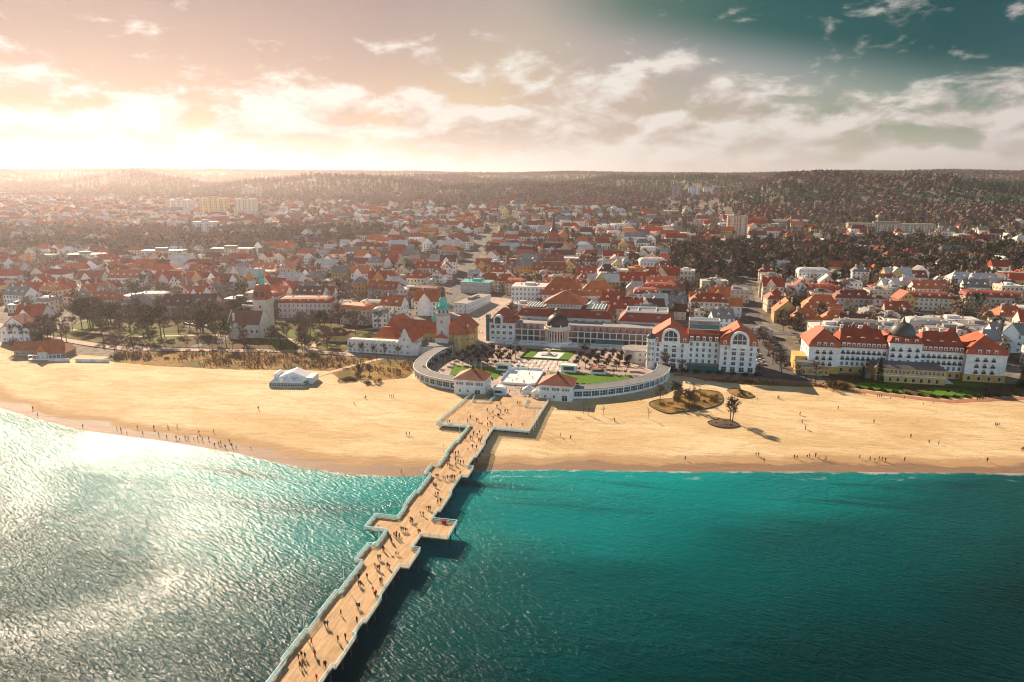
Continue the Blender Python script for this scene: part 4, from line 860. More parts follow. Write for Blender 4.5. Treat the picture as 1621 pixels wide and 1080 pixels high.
part('gable_roof', MB().gable(3, -2.4, 9, 6, 4.2, 4.2, 'y'), TILES, rs, (.48, .15, .06)); part('gable_wall', MB().box(3.6, -1.8, 0, 8.4, 5, 4.2).gable(3.6, -1.8, 8.4, 5, 4.2, 3.0, 'y'), PLASTER, rs, (.62, .58, .52)); part('roof', MB().gable(-15, 6, .4, 16, 3.6, 4.2, 'x'), TILES, rs, (.46, .14, .06))
part('veranda', MB().box(-.8, -3.4, 0, 17, -1.9, .6).box(-.8, -3.4, 2.6, 17, -1.9, 2.8), WHITE, rs)
for k in range(9): part('post', MB().box(-.6 + k * 2.1, -3.3, .6, -.4 + k * 2.1, -3.1, 2.6), WHITE, rs)
wins(rs, WINW, 'f', [1.6, 11, 13.5, 16], [.9], 0); wins(rs, WIN, 'f', [6], [4.2], -1.8); wins(rs, WINW, 'f', [-12, -8.5, -5], [1], 7)
tw = thing('terrace_wall', 'low white curved terrace wall on the sand beside the beach restaurant', 'wall', (-262, 52, 1.9), R(8))
for k in range(9):
    if k != 3: part('wall_panel', MB().box(k * 3.9, -.15, 0, k * 3.9 + 3.6, .15, 1.7), PLASTER, tw, (.72, .70, .67) if k % 2 else (.60, .59, .57))
    part('post', MB().box(k * 3.9 - .24, -.25, 0, k * 3.9 - .02, .25, 1.85), WHITE, tw)

# ------------------------------------------------------------------ landmarks that labels refer to
LM = [('the domed hotel', 190, 125), ('the twin-gabled hotel', 91, 118), ('the domed rotunda', 7, 155), ('the lighthouse tower', -56, 124), ('the spired church', -185, 132),
      ('the beach tent', -107, 42), ('the beach restaurant', -268, 58), ('the ice rink', 1, 76), ('the brick church', -62, 570), ('the spa block', 8, 186),
      ('the right pavilion', 23, 49), ('the left pavilion', -17, 49), ('the kidney bed', 82, 58), ('the car park', 130, 165), ('the pink apartments', -186, 204),
      ('the orange-roofed blocks', -10, 290), ('the square tower', 165, 770), ('the slab block', -320, 715), ('the red-roofed cluster', 168, 262), ('the right wood', 330, 540), ('the left wood', -520, 560), ('the white corner block', -38, 285), ('the mansard terrace', 330, 300)]
CAMP = (68.06, -250.2)
def inview(x, y, z=5.0, m=.03):
    dx, dy = x - CAMP[0], y - CAMP[1]; cy, sy = math.cos(YAW), math.sin(YAW); X, Yv = dx * cy + dy * sy, -dx * sy + dy * cy
    if Yv < 20: return False
    f = Yv * math.cos(PITCH) - (z - 100) * math.sin(PITCH); return abs(X / f) < .75 + m
def dist(x, y): return math.hypot(x - CAMP[0], y - CAMP[1])
PENDING = []                                    # things waiting for a label that singles them out
def later(o, phrase, cat, group, x, y): PENDING.append((o, phrase, cat, group, x, y))
def label_all():
    by = {}
    for it in PENDING:
        o, phrase, cat, group, x, y = it
        name, lx, ly = min(LM, key=lambda l: (l[1] - x) ** 2 + (l[2] - y) ** 2)
        vx, vy = lx - CAMP[0], ly - CAMP[1]; L = math.hypot(vx, vy); vx /= L; vy /= L
        a = (x - lx) * vx + (y - ly) * vy; b = (x - lx) * vy - (y - ly) * vx
        side = ('behind' if a > 0 else 'before') if abs(a) > abs(b) else ('right of' if b > 0 else 'left of')
        by.setdefault((phrase, side, name, cat), []).append((math.hypot(x - lx, y - ly), it))
    for (phrase, side, name, cat), L in by.items():
        L.sort(key=lambda q: q[0])
        for i, (_, it) in enumerate(L):
            if len(L) == 1: lab = '%s %s %s' % (phrase, side, name)
            else: lab = '%s, %s %s %s' % (phrase, 'nearest' if i == 0 else nth(i) + ' nearest', side, name)
            tag(it[0], lab, cat, it[3])

# ------------------------------------------------------------------ houses
HC = {}
def house_meshes(kind, w, d_, h):
    key = (kind, w, d_, h)
    if key in HC: return HC[key]
    wl, rf, x, y = MB(), MB(), w / 2, d_ / 2
    wl.box(-x, -y, -3, x, y, h); spots = []; o = .5
    if kind in ('gable', 'gabley', 'cross'):
        ax = 'y' if kind == 'gabley' else 'x'; rh = (d_ if ax == 'x' else w) * .46
        wl.gable(-x, -y, x, y, h, rh, ax); t = .3
        if ax == 'x':
            s = rh / y
            for sg in (-1, 1):
                rf.add([(-x - o, sg * (y + o), h - s * o), (x + o, sg * (y + o), h - s * o), (x + o, 0, h + rh), (-x - o, 0, h + rh), (-x - o, sg * (y + o), h - s * o + t), (x + o, sg * (y + o), h - s * o + t), (x + o, 0, h + rh + t), (-x - o, 0, h + rh + t)],
                       [(0, 1, 2, 3), (4, 5, 6, 7), (0, 1, 5, 4), (1, 2, 6, 5), (3, 0, 4, 7)])
        else:
            s = rh / x
            for sg in (-1, 1):
                rf.add([(sg * (x + o), -y - o, h - s * o), (sg * (x + o), y + o, h - s * o), (0, y + o, h + rh), (0, -y - o, h + rh), (sg * (x + o), -y - o, h - s * o + t), (sg * (x + o), y + o, h - s * o + t), (0, y + o, h + rh + t), (0, -y - o, h + rh + t)],
                       [(0, 1, 2, 3), (4, 5, 6, 7), (0, 1, 5, 4), (1, 2, 6, 5), (3, 0, 4, 7)])
        if kind == 'cross':
            g = w * .2; wl.box(-g - x * .2, -y - .8, -3, g - x * .2, -y + .01, h + .8).gable(-g - x * .2, -y - .8, g - x * .2, 0, h + .8, g * 1.2, 'y')
            rf.gable(-g - x * .2 - .4, -y - .6, g - x * .2 + .4, .5, h + .9, g * 1.3, 'y')
    elif kind == 'hip': rh = min(w, d_) * .45; rf.box(-x - o, -y - o, h - .1, x + o, y + o, h + .15); (rf.gable(-x - o, -y - o, x + o, y + o, h + .15, rh, 'x', cut=min(x, y) * .9) if w >= d_ else rf.gable(-x - o, -y - o, x + o, y + o, h + .15, rh, 'y', cut=min(x, y) * .9))
    elif kind == 'mansard': rh = 3.6; rf.frustum((-x - .4, -y - .4, x + .4, y + .4), h, (-x + .9, -y + .9, x - .9, y - .9), h + 2.7).frustum((-x + .9, -y + .9, x - .9, y - .9), h + 2.7, (-x + 3.4, -y + 3.4, x - 3.4, y - 3.4), h + 3.7)
    else: rh = .6; rf.box(-x - .15, -y - .15, h, x + .15, y + .15, h + .35).box(-x * .3, -y * .3, h + .35, x * .25, y * .4, h + 2.2)
    n = max(1, int((h - .5) / 3.0))
    for f_ in range(n):
        z = .9 + f_ * (h / n)
        for k in range(int(w / 3.1)): spots.append(((k + .5) * w / int(w / 3.1) - x, -y, z, 0))
        for k in range(int(d_ / 3.4)):
            yy = (k + .5) * d_ / int(d_ / 3.4) - y; spots.append((-x, yy, z, R(-90))); spots.append((x, yy, z, R(90)))
    if kind == 'gabley': spots += [(-w * .12, -y, h + .8, 0), (w * .12, -y, h + .8, 0)]
    wj = MB()
    for (a, b, z, r) in spots:
        if r == 0: wj.box(a - .55, b - .06, z, a + .55, b - .004, z + 1.6)
        elif r < 0: wj.box(a - .06, b - .55, z, a - .004, b + .55, z + 1.6)
        else: wj.box(a + .004, b - .55, z, a + .06, b + .55, z + 1.6)
    HC[key] = (wl.mesh('wall', PLASTER), rf.mesh('roof', FELT if kind == 'flat' else TILES), wj.mesh('window_set', GLASS), spots, rh)
    return HC[key]
HCHIM = MB().box(-.5, -.4, -2.5, .5, .4, 1.2).box(-.6, -.5, 1.2, .6, .5, 1.4).mesh('chimney', PLASTER)
HDORM = MB().box(-.9, 0, 0, .9, 2.6, 1.5, 0).gable(-1.1, -.2, 1.1, 2.8, 1.5, .9, 'y', 0).box(-.5, -.05, .3, .5, -.003, 1.3, 1).mesh('dormer', [PLASTER, GLASS])
SKYL = MB().box(-.45, -.03, -.05, .45, .05, .06).mesh('skylight', WHITE)
WALLS = {'white': (.78, .74, .70), 'cream': (.70, .60, .46), 'pale pink': (.70, .53, .46), 'ochre': (.52, .33, .12), 'grey': (.42, .39, .37), 'beige': (.50, .41, .32), 'orange': (.55, .24, .07), 'dark': (.08, .10, .11), 'yellow': (.62, .45, .18)}
ROOFS = {'red': (.40, .075, .035), 'orange red': (.56, .15, .05), 'dark brown': (.13, .06, .045), 'grey': (.24, .22, .21), 'pale grey': (.52, .48, .45), 'turquoise': (.03, .36, .36), 'rust red': (.27, .07, .045), 'black': (.07, .065, .065)}
KINDW = {'gable': 'gabled', 'gabley': 'front-gabled', 'cross': 'cross-gabled', 'hip': 'hipped', 'mansard': 'mansard', 'flat': 'flat'}
def house(x, y, w, d_, h, kind, wall, roof, rz=0.0, label=None, fine=False, cat='house', name='house'):
    t = put(name, None, None, (x, y, Tz(x, y) - .2), rz); t.empty_display_size = .5
    wm, rm, wj, spots, rh = house_meshes(kind, w, d_, h); j = rnd.uniform(.88, 1.1)
    put('wall', wm, t, color=tuple(c * j for c in WALLS[wall])); jr = rnd.uniform(.8, 1.2); rf = put('roof', rm, t, color=tuple(c * jr for c in ROOFS[roof]))
    if fine:
        for (a, b, z, r) in spots: put('window', WIN if h > 9 else WINS, t, (a, b, z), r)
    else: tag(put('window_set', wj, t), kind='stuff')
    zc = h + (rh if kind != 'flat' else .4)
    put('chimney', HCHIM, rf, (w * .22, d_ * .06, zc - .2), color=(.45, .30, .24))
    if w > 12 or kind == 'flat': put('chimney', HCHIM, rf, (-w * .26, -d_ * .04 if kind != 'gabley' else 0, zc - (.2 if kind != 'gabley' else 2.4)), color=(.55, .48, .42))
    if kind in ('gable', 'hip', 'mansard') and w > 9:
        for k in range(max(1, int(w / 6))): put('dormer', HDORM, rf, ((k + .5) * w / max(1, int(w / 6)) - w / 2, -d_ / 2 + (.3 if kind == 'mansard' else d_ * .13), h + (.5 if kind == 'mansard' else rh * .18)), color=tuple(c * .95 for c in WALLS[wall]))
    ph = '%s house with %s %s roof' % (wall.replace('pale ', ''), roof, KINDW[kind])
    if label: tag(t, label, cat, 'town houses')
    else: later(t, ph, cat, 'town houses', x, y)
    return t
BLOCKED = [(-118, 92, -40, 156), (-40, 144, 66, 204), (58, 98, 126, 205), (126, 80, 250, 150), (126, 140, 148, 205), (-202, 112, -166, 152), (-82, 550, -44, 615), (-300, 40, -236, 80)]
HAND = []
def H(p, w, d_, h, kind, wall, roof, rz=0, label=None, cat='house', name='house'):
    x, y = p[0], p[1] + d_ / 2
    house(x, y, w, d_, h, kind, wall, roof, R(rz), label, fine=dist(x, y) < 620, cat=cat, name=name); HAND.append((x, y, max(w, d_) * .62))
H((-185.9, 193.0), 38, 14, 11, 'mansard', 'pale pink', 'red', 12, 'long pale pink apartment house with red mansard roof behind the park', 'apartment house', 'apartment_house')
H((-100.3, 219.3), 20, 16, 11, 'cross', 'white', 'orange red', 4); H((-88.9, 310.7), 26, 16, 9, 'flat', 'grey', 'turquoise', 0, 'grey block with a bright turquoise flat roof in the town centre', 'building', 'shop_building')
H((-74.5, 230.7), 11, 46, 7, 'flat', 'white', 'grey', -8, 'long white shopping arcade along the street beside the lighthouse tower', 'building', 'shopping_arcade')
H((-33.9, 268.2), 28, 22, 14.5, 'flat', 'white', 'pale grey', 3, 'white four storey corner block at the back of the plaza', 'building', 'corner_block')
H((-8.2, 263.6), 34, 26, 10, 'hip', 'white', 'orange red', 3, 'broad white block with large orange red hipped roof behind the spa, left one', 'building', 'shop_building')
H((18.8, 271.0), 30, 22, 9, 'hip', 'white', 'orange red', 3, 'broad white block with large orange red hipped roof behind the spa, right one', 'building', 'shop_building')
H((39.1, 270.3), 26, 14, 7, 'flat', 'dark', 'grey', 3); H((56.4, 280.5), 20, 16, 10, 'mansard', 'white', 'rust red', 4); H((43.1, 332.4), 22, 14, 11, 'gable', 'cream', 'red', 4); H((58.7, 343.9), 18, 14, 11, 'hip', 'cream', 'red', -3)
H((153.6, 244.0), 17, 14, 8, 'gabley', 'ochre', 'orange red', 0); H((163.6, 231.1), 20, 15, 6, 'hip', 'cream', 'orange red', 10); H((181.9, 267.2), 26, 18, 7, 'hip', 'cream', 'orange red', -4); H((183.4, 231.4), 18, 14, 6, 'hip', 'cream', 'orange red', -8); H((151.3, 278.2), 14, 14, 10, 'hip', 'cream', 'red', 5)
H((209.6, 304.9), 20, 15, 11, 'flat', 'orange', 'grey', 0); H((233.0, 323.5), 16, 14, 11, 'flat', 'cream', 'grey', 6); H((263.0, 306.0), 32, 14, 9.5, 'mansard', 'cream', 'rust red', -4); H((258.2, 242.4), 30, 14, 7, 'flat', 'white', 'pale grey', 4); H((312.5, 319.9), 40, 16, 9, 'mansard', 'beige', 'rust red', -3); H((242.9, 232.6), 14, 12, 8, 'flat', 'white', 'grey', 0)
H((266.3, 359.6), 18, 14, 10, 'hip', 'white', 'pale grey', 0); H((247.9, 336.1), 15, 12, 11, 'flat', 'cream', 'grey', 8); H((318.3, 368.7), 18, 12, 8, 'gable', 'white', 'grey', 0); H((296.7, 256.9), 20, 14, 8, 'hip', 'cream', 'orange red', 10); H((176.2, 343.4), 18, 14, 9, 'flat', 'grey', 'grey', 6); H((97.7, 274.6), 18, 12, 8, 'cross', 'grey', 'orange red', 6); H((112.4, 288.8), 14, 13, 9, 'cross', 'grey', 'orange red', -4); H((76.8, 259.6), 18, 12, 7, 'gable', 'grey', 'grey', 4); H((125.7, 308.1), 18, 16, 10, 'flat', 'beige', 'grey', 5)
H((-346.9, 116.4), 18, 15, 9, 'cross', 'white', 'red', 14); H((-326.5, 87.7), 16, 13, 8, 'gabley', 'white', 'red', 20); H((-441.4, 204.0), 22, 14, 9, 'cross', 'white', 'red', 10); H((-463.1, 235.3), 14, 14, 10, 'gabley', 'white', 'red', 8); H((-431.0, 224.4), 16, 13, 8, 'gabley', 'white', 'red', 8); H((-438.1, 264.0), 22, 15, 9, 'cross', 'cream', 'rust red', 10); H((-413.8, 278.0), 30, 14, 9, 'gable', 'white', 'orange red', 8); H((-359.8, 266.3), 22, 16, 10, 'cross', 'pale pink', 'red', 10); H((-333.9, 207.2), 34, 13, 8, 'flat', 'cream', 'pale grey', 10)
H((-281.4, 179.1), 22, 15, 8, 'gable', 'pale pink', 'dark brown', 12); H((-262.3, 183.4), 17, 14, 9, 'gable', 'beige', 'dark brown', 10); H((-252.4, 211.4), 22, 13, 8, 'flat', 'cream', 'grey', 9); H((-154.6, 195.2), 16, 13, 9, 'mansard', 'white', 'black', 8); H((-137.5, 206.2), 24, 13, 8, 'mansard', 'grey', 'grey', 8); H((-153.5, 281.8), 20, 14, 10, 'hip', 'cream', 'pale grey', 8); H((-36.4, 378.4), 30, 14, 10, 'gable', 'yellow', 'rust red', 4); H((-20.0, 397.6), 16, 12, 10, 'gabley', 'yellow', 'rust red', 4); H((24.5, 405.1), 14, 12, 10, 'gabley', 'yellow', 'pale grey', 0); H((44.3, 401.8), 18, 14, 10, 'flat', 'orange', 'orange red', 4)
H((111.6, 353.5), 22, 12, 9, 'flat', 'cream', 'pale grey', 6); H((-128.4, 128.3), 12, 9, 4, 'hip', 'yellow', 'dark brown', 6, 'small yellow park house with dark hipped roof left of the bath house'); H((131.9, 196.7), 12, 9, 5, 'flat', 'grey', 'grey', 0)
# tower blocks and long slabs further off
def block(p, w, d_, h, c, label, rz=0, band=False):
    x, y = p; t = thing('tower_block', label, 'tower block', (x, y + d_ / 2, Tz(x, y) - .3), R(rz), 'tower blocks')
    part('wall', MB().box(-w / 2, -d_ / 2, -2, w / 2, d_ / 2, h), PLASTER, t, c); part('roof', MB().box(-w / 2 - .3, -d_ / 2 - .3, h, w / 2 + .3, d_ / 2 + .3, h + .5).box(-w * .2, -d_ * .2, h + .5, w * .1, d_ * .2, h + 3), FELT, t, tuple(k * .45 for k in c))
    m = MB(); n = int(h / 2.9)
    for f_ in range(n):
        z = .9 + f_ * 2.9
        for k in range(int(w / 3.4)): a = (k + .5) * w / int(w / 3.4) - w / 2; m.box(a - .85, -d_ / 2 - .06, z, a + .85, -d_ / 2 - .004, z + 1.5)
        for k in range(int(d_ / 3.4)): a = (k + .5) * d_ / int(d_ / 3.4) - d_ / 2; m.box(-w / 2 - .06, a - .8, z, -w / 2 - .004, a + .8, z + 1.5)
    tag(part('window_set', m, GLASS, t), kind='stuff')
    for k in range(max(2, int(w / 9))): a = (k + .5) * w / max(2, int(w / 9)) - w / 2; part('balcony_stack', MB().box(a - 1.5, -d_ / 2 - 1.1, 2, a + 1.5, -d_ / 2 - .08, h - 1.5), PLASTER, t, tuple(min(.75, q * 1.12) for q in c))
    HAND.append((x, y + d_ / 2, max(w, d_) * .6))
block((-891.4, 971.6), 44, 16, 24, (.62, .52, .45), 'pale slab tower block far left, leftmost of the towers', 14); block((-769.3, 911.1), 50, 16, 33, (.62, .46, .20), 'yellow slab tower block far left between pale ones', 14); block((-694.2, 896.7), 36, 18, 34, (.64, .54, .40), 'cream tower block right of the yellow slab', 14); block((-949.3, 1310.7), 44, 18, 30, (.55, .44, .38), 'distant grey tower block behind the cream one', 14)
block((-599.8, 649.4), 34, 15, 20, (.66, .58, .52), 'white slab block standing in front of the yellow tower', 10); block((87.7, 1374.2), 22, 16, 33, (.34, .28, .26), 'grey brown tower block against the wooded hill', 0); block((131.4, 1474.7), 26, 16, 30, (.68, .64, .62), 'tall white tower block at the foot of the hill, left one', 0); block((170.8, 1585.9), 24, 16, 24, (.68, .64, .62), 'white tower block at the foot of the hill, right one', 0)
block((164.8, 743.7), 26, 18, 27, (.62, .46, .36), 'square pale orange tower block in front of the hill', 0); block((378.3, 812.5), 112, 14, 12, (.52, .44, .34), 'very long low school slab below the hill on the right', 0); block((-309.8, 694.8), 20, 16, 19, (.60, .54, .46), 'cream slab block by the left woods', 6); block((-421.5, 452.0), 48, 13, 12, (.60, .50, .40), 'low cream apartment slab near the left park wood', 12); block((-496.9, 430.5), 46, 13, 11, (.56, .46, .42), 'low pinkish apartment slab beside the left park wood', 14); block((-559.0, 384.6), 36, 14, 12, (.55, .60, .46), 'pale green apartment slab on the far left', 14)

def free(x, y, r=9):
    for a, b, c, e in BLOCKED:
        if a - r < x < c + r and b - r < y < e + r: return False
    for hx, hy, hr in HAND:
        if (x - hx) ** 2 + (y - hy) ** 2 < (hr + r) ** 2: return False
    return True
WOODS = [[(75, 400), (154, 410), (243, 432), (370, 440), (440, 480), (470, 640), (340, 690), (182, 640), (75, 575)], [(-900, 420), (-698, 420), (-448, 470), (-325, 560), (-330, 720), (-588, 690), (-789, 660), (-1000, 640)]]
def in_wood(x, y): return any(bool(inside(np.array(x), np.array(y), p)) for p in WOODS)
def street(x, y): return abs(x - np.interp(y, [215, 330, 480, 760], [-92, -112, -140, -190])) < 12 or abs(x - np.interp(y, [190, 330, 520, 740], [130, 138, 150, 175])) < 10
def in_park(x, y): return (-340 < x < -110 and 60 < y < 176) or (-66 < x < 72 and y < 205) or (-92 < x < -34 and 150 < y < 300) or y < np.interp(x, [-700, -340, -230, 70, 250, 600], [230, 150, 180, 160, 150, 230])
cells = []
yy = 165.0
while yy < 2000:
    stp = 17 + max(0, yy - 500) * .008; xx = -2400.0 + rnd.uniform(0, stp)
    while xx < 900:
        x, y = xx + rnd.uniform(-4, 4), yy + rnd.uniform(-4, 4); xx += stp
        if inview(x, y) and not in_park(x, y) and y < forest_edge(x) + 40 and not street(x, y): cells.append((dist(x, y), x, y))
    yy += stp * .95
cells.sort()
houses, tree_spots, far_houses = [], [], []
for dd, x, y in cells:
    wood = in_wood(x, y); pr = .16 if wood else ((.64 if y < 600 else .60) if x > -140 else .54)
    edge = forest_edge(x); pr *= np.interp(y, [edge - 350, edge + 30], [1, .25])
    if rnd.random() < pr and free(x, y, 6): houses.append((dd, x, y)); HAND.append((x, y, 5)) if dd < 0 else None
    else:
        for _ in range(2 if wood else 1): tree_spots.append((x + rnd.uniform(-9, 9), y + rnd.uniform(-9, 9)))
    if rnd.random() < .6: tree_spots.append((x + rnd.choice((-11, 11)), y + rnd.uniform(-9, 9)))
def pick(x):
    r = rnd.random()
    if x < -140: kind = rnd.choices(['gable', 'gabley', 'cross', 'hip', 'flat', 'mansard'], [20, 30, 20, 12, 9, 9])[0]
    elif x < 70: kind = rnd.choices(['gable', 'gabley', 'cross', 'hip', 'flat', 'mansard'], [22, 12, 14, 14, 24, 14])[0]
    else: kind = rnd.choices(['gable', 'gabley', 'cross', 'hip', 'flat', 'mansard'], [16, 8, 10, 16, 42, 8])[0]
    wall = rnd.choices(['white', 'cream', 'pale pink', 'beige', 'grey', 'ochre', 'yellow', 'orange'], [42, 26, 12, 8, 5, 4, 3, 2])[0]
    if kind == 'flat': roof = rnd.choices(['grey', 'pale grey', 'black'], [40, 40, 20])[0]
    else: roof = rnd.choices(['red', 'orange red', 'rust red', 'dark brown', 'grey', 'pale grey'], [26, 16, 16, 12, 17, 13] if x < -140 else [18, 11, 18, 15, 22, 16])[0]
    return kind, wall, roof
SIZES = [(8, 9, 6.5), (9, 10, 8), (11, 10, 8), (12, 11, 9), (14, 11, 10), (17, 12, 10), (10, 10, 10), (16, 13, 12), (22, 12, 11), (26, 12, 11)]
N_IND = 235
for dd, x, y in houses[:N_IND]:
    w_, d2, h_ = rnd.choice(SIZES); kind, wall, roof = pick(x); w_ = min(w_, 12) if kind == 'gabley' else w_
    house(x, y, w_, d2, h_, kind, wall, roof, R(rnd.choice((0, 0, 8, -6, 12)) + rnd.uniform(-4, 4)), fine=dd < 560)
# the rest of the town, too small to tell apart one by one
FM = MB(); FC = []
def far_house(x, y, w_, d_, h_, kind, wall, roof, rz):
    c, s_ = math.cos(rz), math.sin(rz); z0 = Tz(x, y) - .3; jj = rnd.uniform(.85, 1.1)
    def addm(mb, colr):
        FM.add([(x + c * a - s_ * b, y + s_ * a + c * b, z0 + z) for a, b, z in mb.v], mb.f); FC.extend([colr] * len(mb.f))
    wc = tuple(k * jj for k in WALLS[wall]); jr = rnd.uniform(.75, 1.2); rc = tuple(k * jr for k in ROOFS[roof])
    X_, Y_ = w_ / 2, d_ / 2
    addm(MB().box(-X_, -Y_, -3, X_, Y_, h_), wc)
    if kind == 'flat': addm(MB().box(-X_ - .1, -Y_ - .1, h_ + .003, X_ + .1, Y_ + .1, h_ + .4), rc)
    elif kind in ('hip', 'mansard'): addm(MB().gable(-X_ - .4, -Y_ - .4, X_ + .4, Y_ + .4, h_ + .003, 4.6, 'x', cut=4), rc)
    else:
        ax = 'y' if kind == 'gabley' else 'x'; addm(MB().gable(-X_ - .3, -Y_ - .3, X_ + .3, Y_ + .3, h_ + .003, (w_ if ax == 'y' else d_) * .45, ax, cut=.2), rc)
        if kind == 'gabley': addm(MB().add([(-X_, -Y_ - .32, h_), (X_, -Y_ - .32, h_), (0, -Y_ - .15, h_ + w_ * .43)], [(0, 1, 2)]), wc)
    addm(MB().box(w_ * .2, -.4, h_ + 1, w_ * .2 + .9, .5, h_ + 5.6), (.4, .27, .2))
    if dist(x, y) < 1300:
        n = max(1, int(h_ / 3.2)); m = MB()
        for f_ in range(n):
            for k in range(int(w_ / 3.2)): a = (k + .5) * w_ / int(w_ / 3.2) - X_; m.box(a - .55, -Y_ - .06, .9 + f_ * 3, a + .55, -Y_ - .004, 2.5 + f_ * 3)
            for k in range(int(d_ / 4)): a = (k + .5) * d_ / int(d_ / 4) - Y_; m.box(-X_ - .06, a - .55, .9 + f_ * 3, -X_ - .004, a + .55, 2.5 + f_ * 3)
        addm(m, (.03, .035, .04))
for dd, x, y in houses[N_IND:]:
    w_, d2, h_ = rnd.choice(SIZES); kind, wall, roof = pick(x); w_ = min(w_, 12) if kind == 'gabley' else w_; far_house(x, y, w_, d2, h_, kind, wall, roof, R(rnd.uniform(-15, 20)))
me = FM.mesh('distant_town', TINT); attr_col(me, 'tint', np.array(FC), 'FACE')
tag(put('distant_town', me), 'mass of small pale and red roofed houses spreading to the hills', 'town', kind='stuff')

# ------------------------------------------------------------------ trees
def rot_about(v, k, a):
    return v * math.cos(a) + np.cross(k, v) * math.sin(a) + k * np.dot(k, v) * (1 - math.cos(a))
def bare_tree(seed, h=11.0, spread=1.0, limbs=8, twigs=15, trunk_f=.3, tw=.10, pollard=False):
    g = np.random.default_rng(seed); tr, cr = MB(), []
    th = h * trunk_f; top = np.array((g.uniform(-.2, .2), g.uniform(-.2, .2), th)); r0 = h * .022
    tr.tube((0, 0, -.6), top, r0, r0 * .75, 6)
    lead = top + np.array((g.uniform(-.5, .5), g.uniform(-.5, .5), h * (.46 if not pollard else .12))); tr.tube(top, lead, r0 * .75, r0 * .35, 5)
    for k in range(limbs):
        a = 2 * math.pi * k / limbs + g.uniform(-.4, .4); t = g.uniform(0, 1); base = top + (lead - top) * t
        up = g.uniform(.45, 1.0) + .7 * t; L = h * g.uniform(.16, .30) * (1.15 - .5 * t) * (1 if not pollard else .6)
        dv = np.array((math.cos(a) * spread, math.sin(a) * spread, up)); dv /= np.linalg.norm(dv); mid = base + dv * L; tr.tube(base, mid, r0 * .42, r0 * .2, 4)
        for j in range(4):
            d2 = dv + g.normal(0, .42, 3); d2[2] = abs(d2[2]) * .8 + .1; d2 /= np.linalg.norm(d2); b2 = base + dv * L * g.uniform(.25, 1.0); e2 = b2 + d2 * h * g.uniform(.12, .22); tr.tube(b2, e2, r0 * .17, r0 * .06, 3)
            for q in range(twigs):
                d3 = d2 + g.normal(0, .6, 3); d3 /= np.linalg.norm(d3); s_ = b2 + (e2 - b2) * g.uniform(.1, 1.0); e_ = s_ + d3 * h * g.uniform(.05, .15)
                sd = np.cross(d3, g.normal(0, 1, 3)); sd /= np.linalg.norm(sd) + 1e-9; wv = sd * tw * h / 11 * g.uniform(.5, 1.2); cr += [s_ - wv, s_ + wv, e_]
    cr = np.array(cr)
    return tr.mesh('trunk', BARK), np_mesh('crown', cr, np.arange(len(cr)).reshape(-1, 3), TWIG)
def conifer(seed, h=12.0, r=2.6, mat_=None, slim=False):
    g = np.random.default_rng(seed); tr = MB().tube((0, 0, -.5), (0, 0, h * .9), .22, .06, 6); V_ = []
    for k in range(900):
        z = h * (.06 + .94 * g.random() ** .9); rr = r * (1 - z / h) ** .85 * g.uniform(.45, 1.08) + .05; a = g.uniform(0, 6.283)
        p = np.array((math.cos(a) * rr, math.sin(a) * rr, z - rr * .2)); dv = np.array((math.cos(a), math.sin(a), -.35)) * g.uniform(.5, 1.0) * h / 14; sd = np.array((-math.sin(a), math.cos(a), g.uniform(-.4, .4))) * g.uniform(.18, .4) * h / 12
        V_ += [p - dv * .6 - sd, p - dv * .6 + sd, p + dv]
    V_ = np.array(V_); return tr.mesh('trunk', BARK), np_mesh('crown', V_, np.arange(len(V_)).reshape(-1, 3), mat_ or NEEDLE)
def pine(seed, h=14.0):
    g = np.random.default_rng(seed); tr = MB().tube((0, 0, -.5), (g.uniform(-.6, .6), g.uniform(-.6, .6), h * .85), .3, .12, 6); V_ = []
    for c in range(16):
        cc = np.array((g.normal(0, h * .14), g.normal(0, h * .14), h * g.uniform(.5, .98)))
        for k in range(60):
            p = cc + g.normal(0, 1, 3) * np.array((1.1, 1.1, .55)) * h / 14; dv = g.normal(0, 1, 3); dv /= np.linalg.norm(dv); sd = np.cross(dv, g.normal(0, 1, 3)); sd /= np.linalg.norm(sd); V_ += [p - sd * .3, p + sd * .3, p + dv * .75]
    V_ = np.array(V_); return tr.mesh('trunk', BARK), np_mesh('crown', V_, np.arange(len(V_)).reshape(-1, 3), NEEDLE)
def shrub(seed, m, r=1.6, h=1.6, n=260, tw=.05):
    g = np.random.default_rng(seed); V_ = []; st = MB()
    for k in range(6): a = g.uniform(0, 6.28); st.tube((0, 0, -.3), (math.cos(a) * r * .5, math.sin(a) * r * .5, h * .6), .05, .02, 4)
    for k in range(n):
        a = g.uniform(0, 6.283); f = g.random() ** .5; p = np.array((math.cos(a) * r * f * .8, math.sin(a) * r * f * .8, h * g.uniform(.05, .75) * (1.1 - f * .4))); dv = np.array((math.cos(a) * .6, math.sin(a) * .6, 1.0)) + g.normal(0, .4, 3); dv *= h * .32 / np.linalg.norm(dv); sd = np.cross(dv, g.normal(0, 1, 3)); sd /= np.linalg.norm(sd); V_ += [p - sd * tw, p + sd * tw, p + dv]
    V_ = np.array(V_); return st.mesh('stem', BARK), np_mesh('foliage', V_, np.arange(len(V_)).reshape(-1, 3), m)
BARE = [bare_tree(s, 11, sp, l, t) for s, sp, l, t in ((1, 1.0, 9, 24), (2, .8, 10, 23), (3, 1.25, 9, 25), (4, .65, 10, 23), (5, 1.0, 11, 22))]
POLL = [bare_tree(21, 7, 1.3, 8, 20, .42, .12, True), bare_tree(22, 7, 1.3, 9, 19, .42, .12, True)]
DTWIG = leafmat('dark_twigs', (.035, .025, .02), (.07, .045, .03))
for _, m_ in POLL: m_.materials[0] = DTWIG
SAPL = [bare_tree(31, 6, .5, 6, 9, .35, .05), bare_tree(32, 6, .6, 6, 9, .3, .05)]
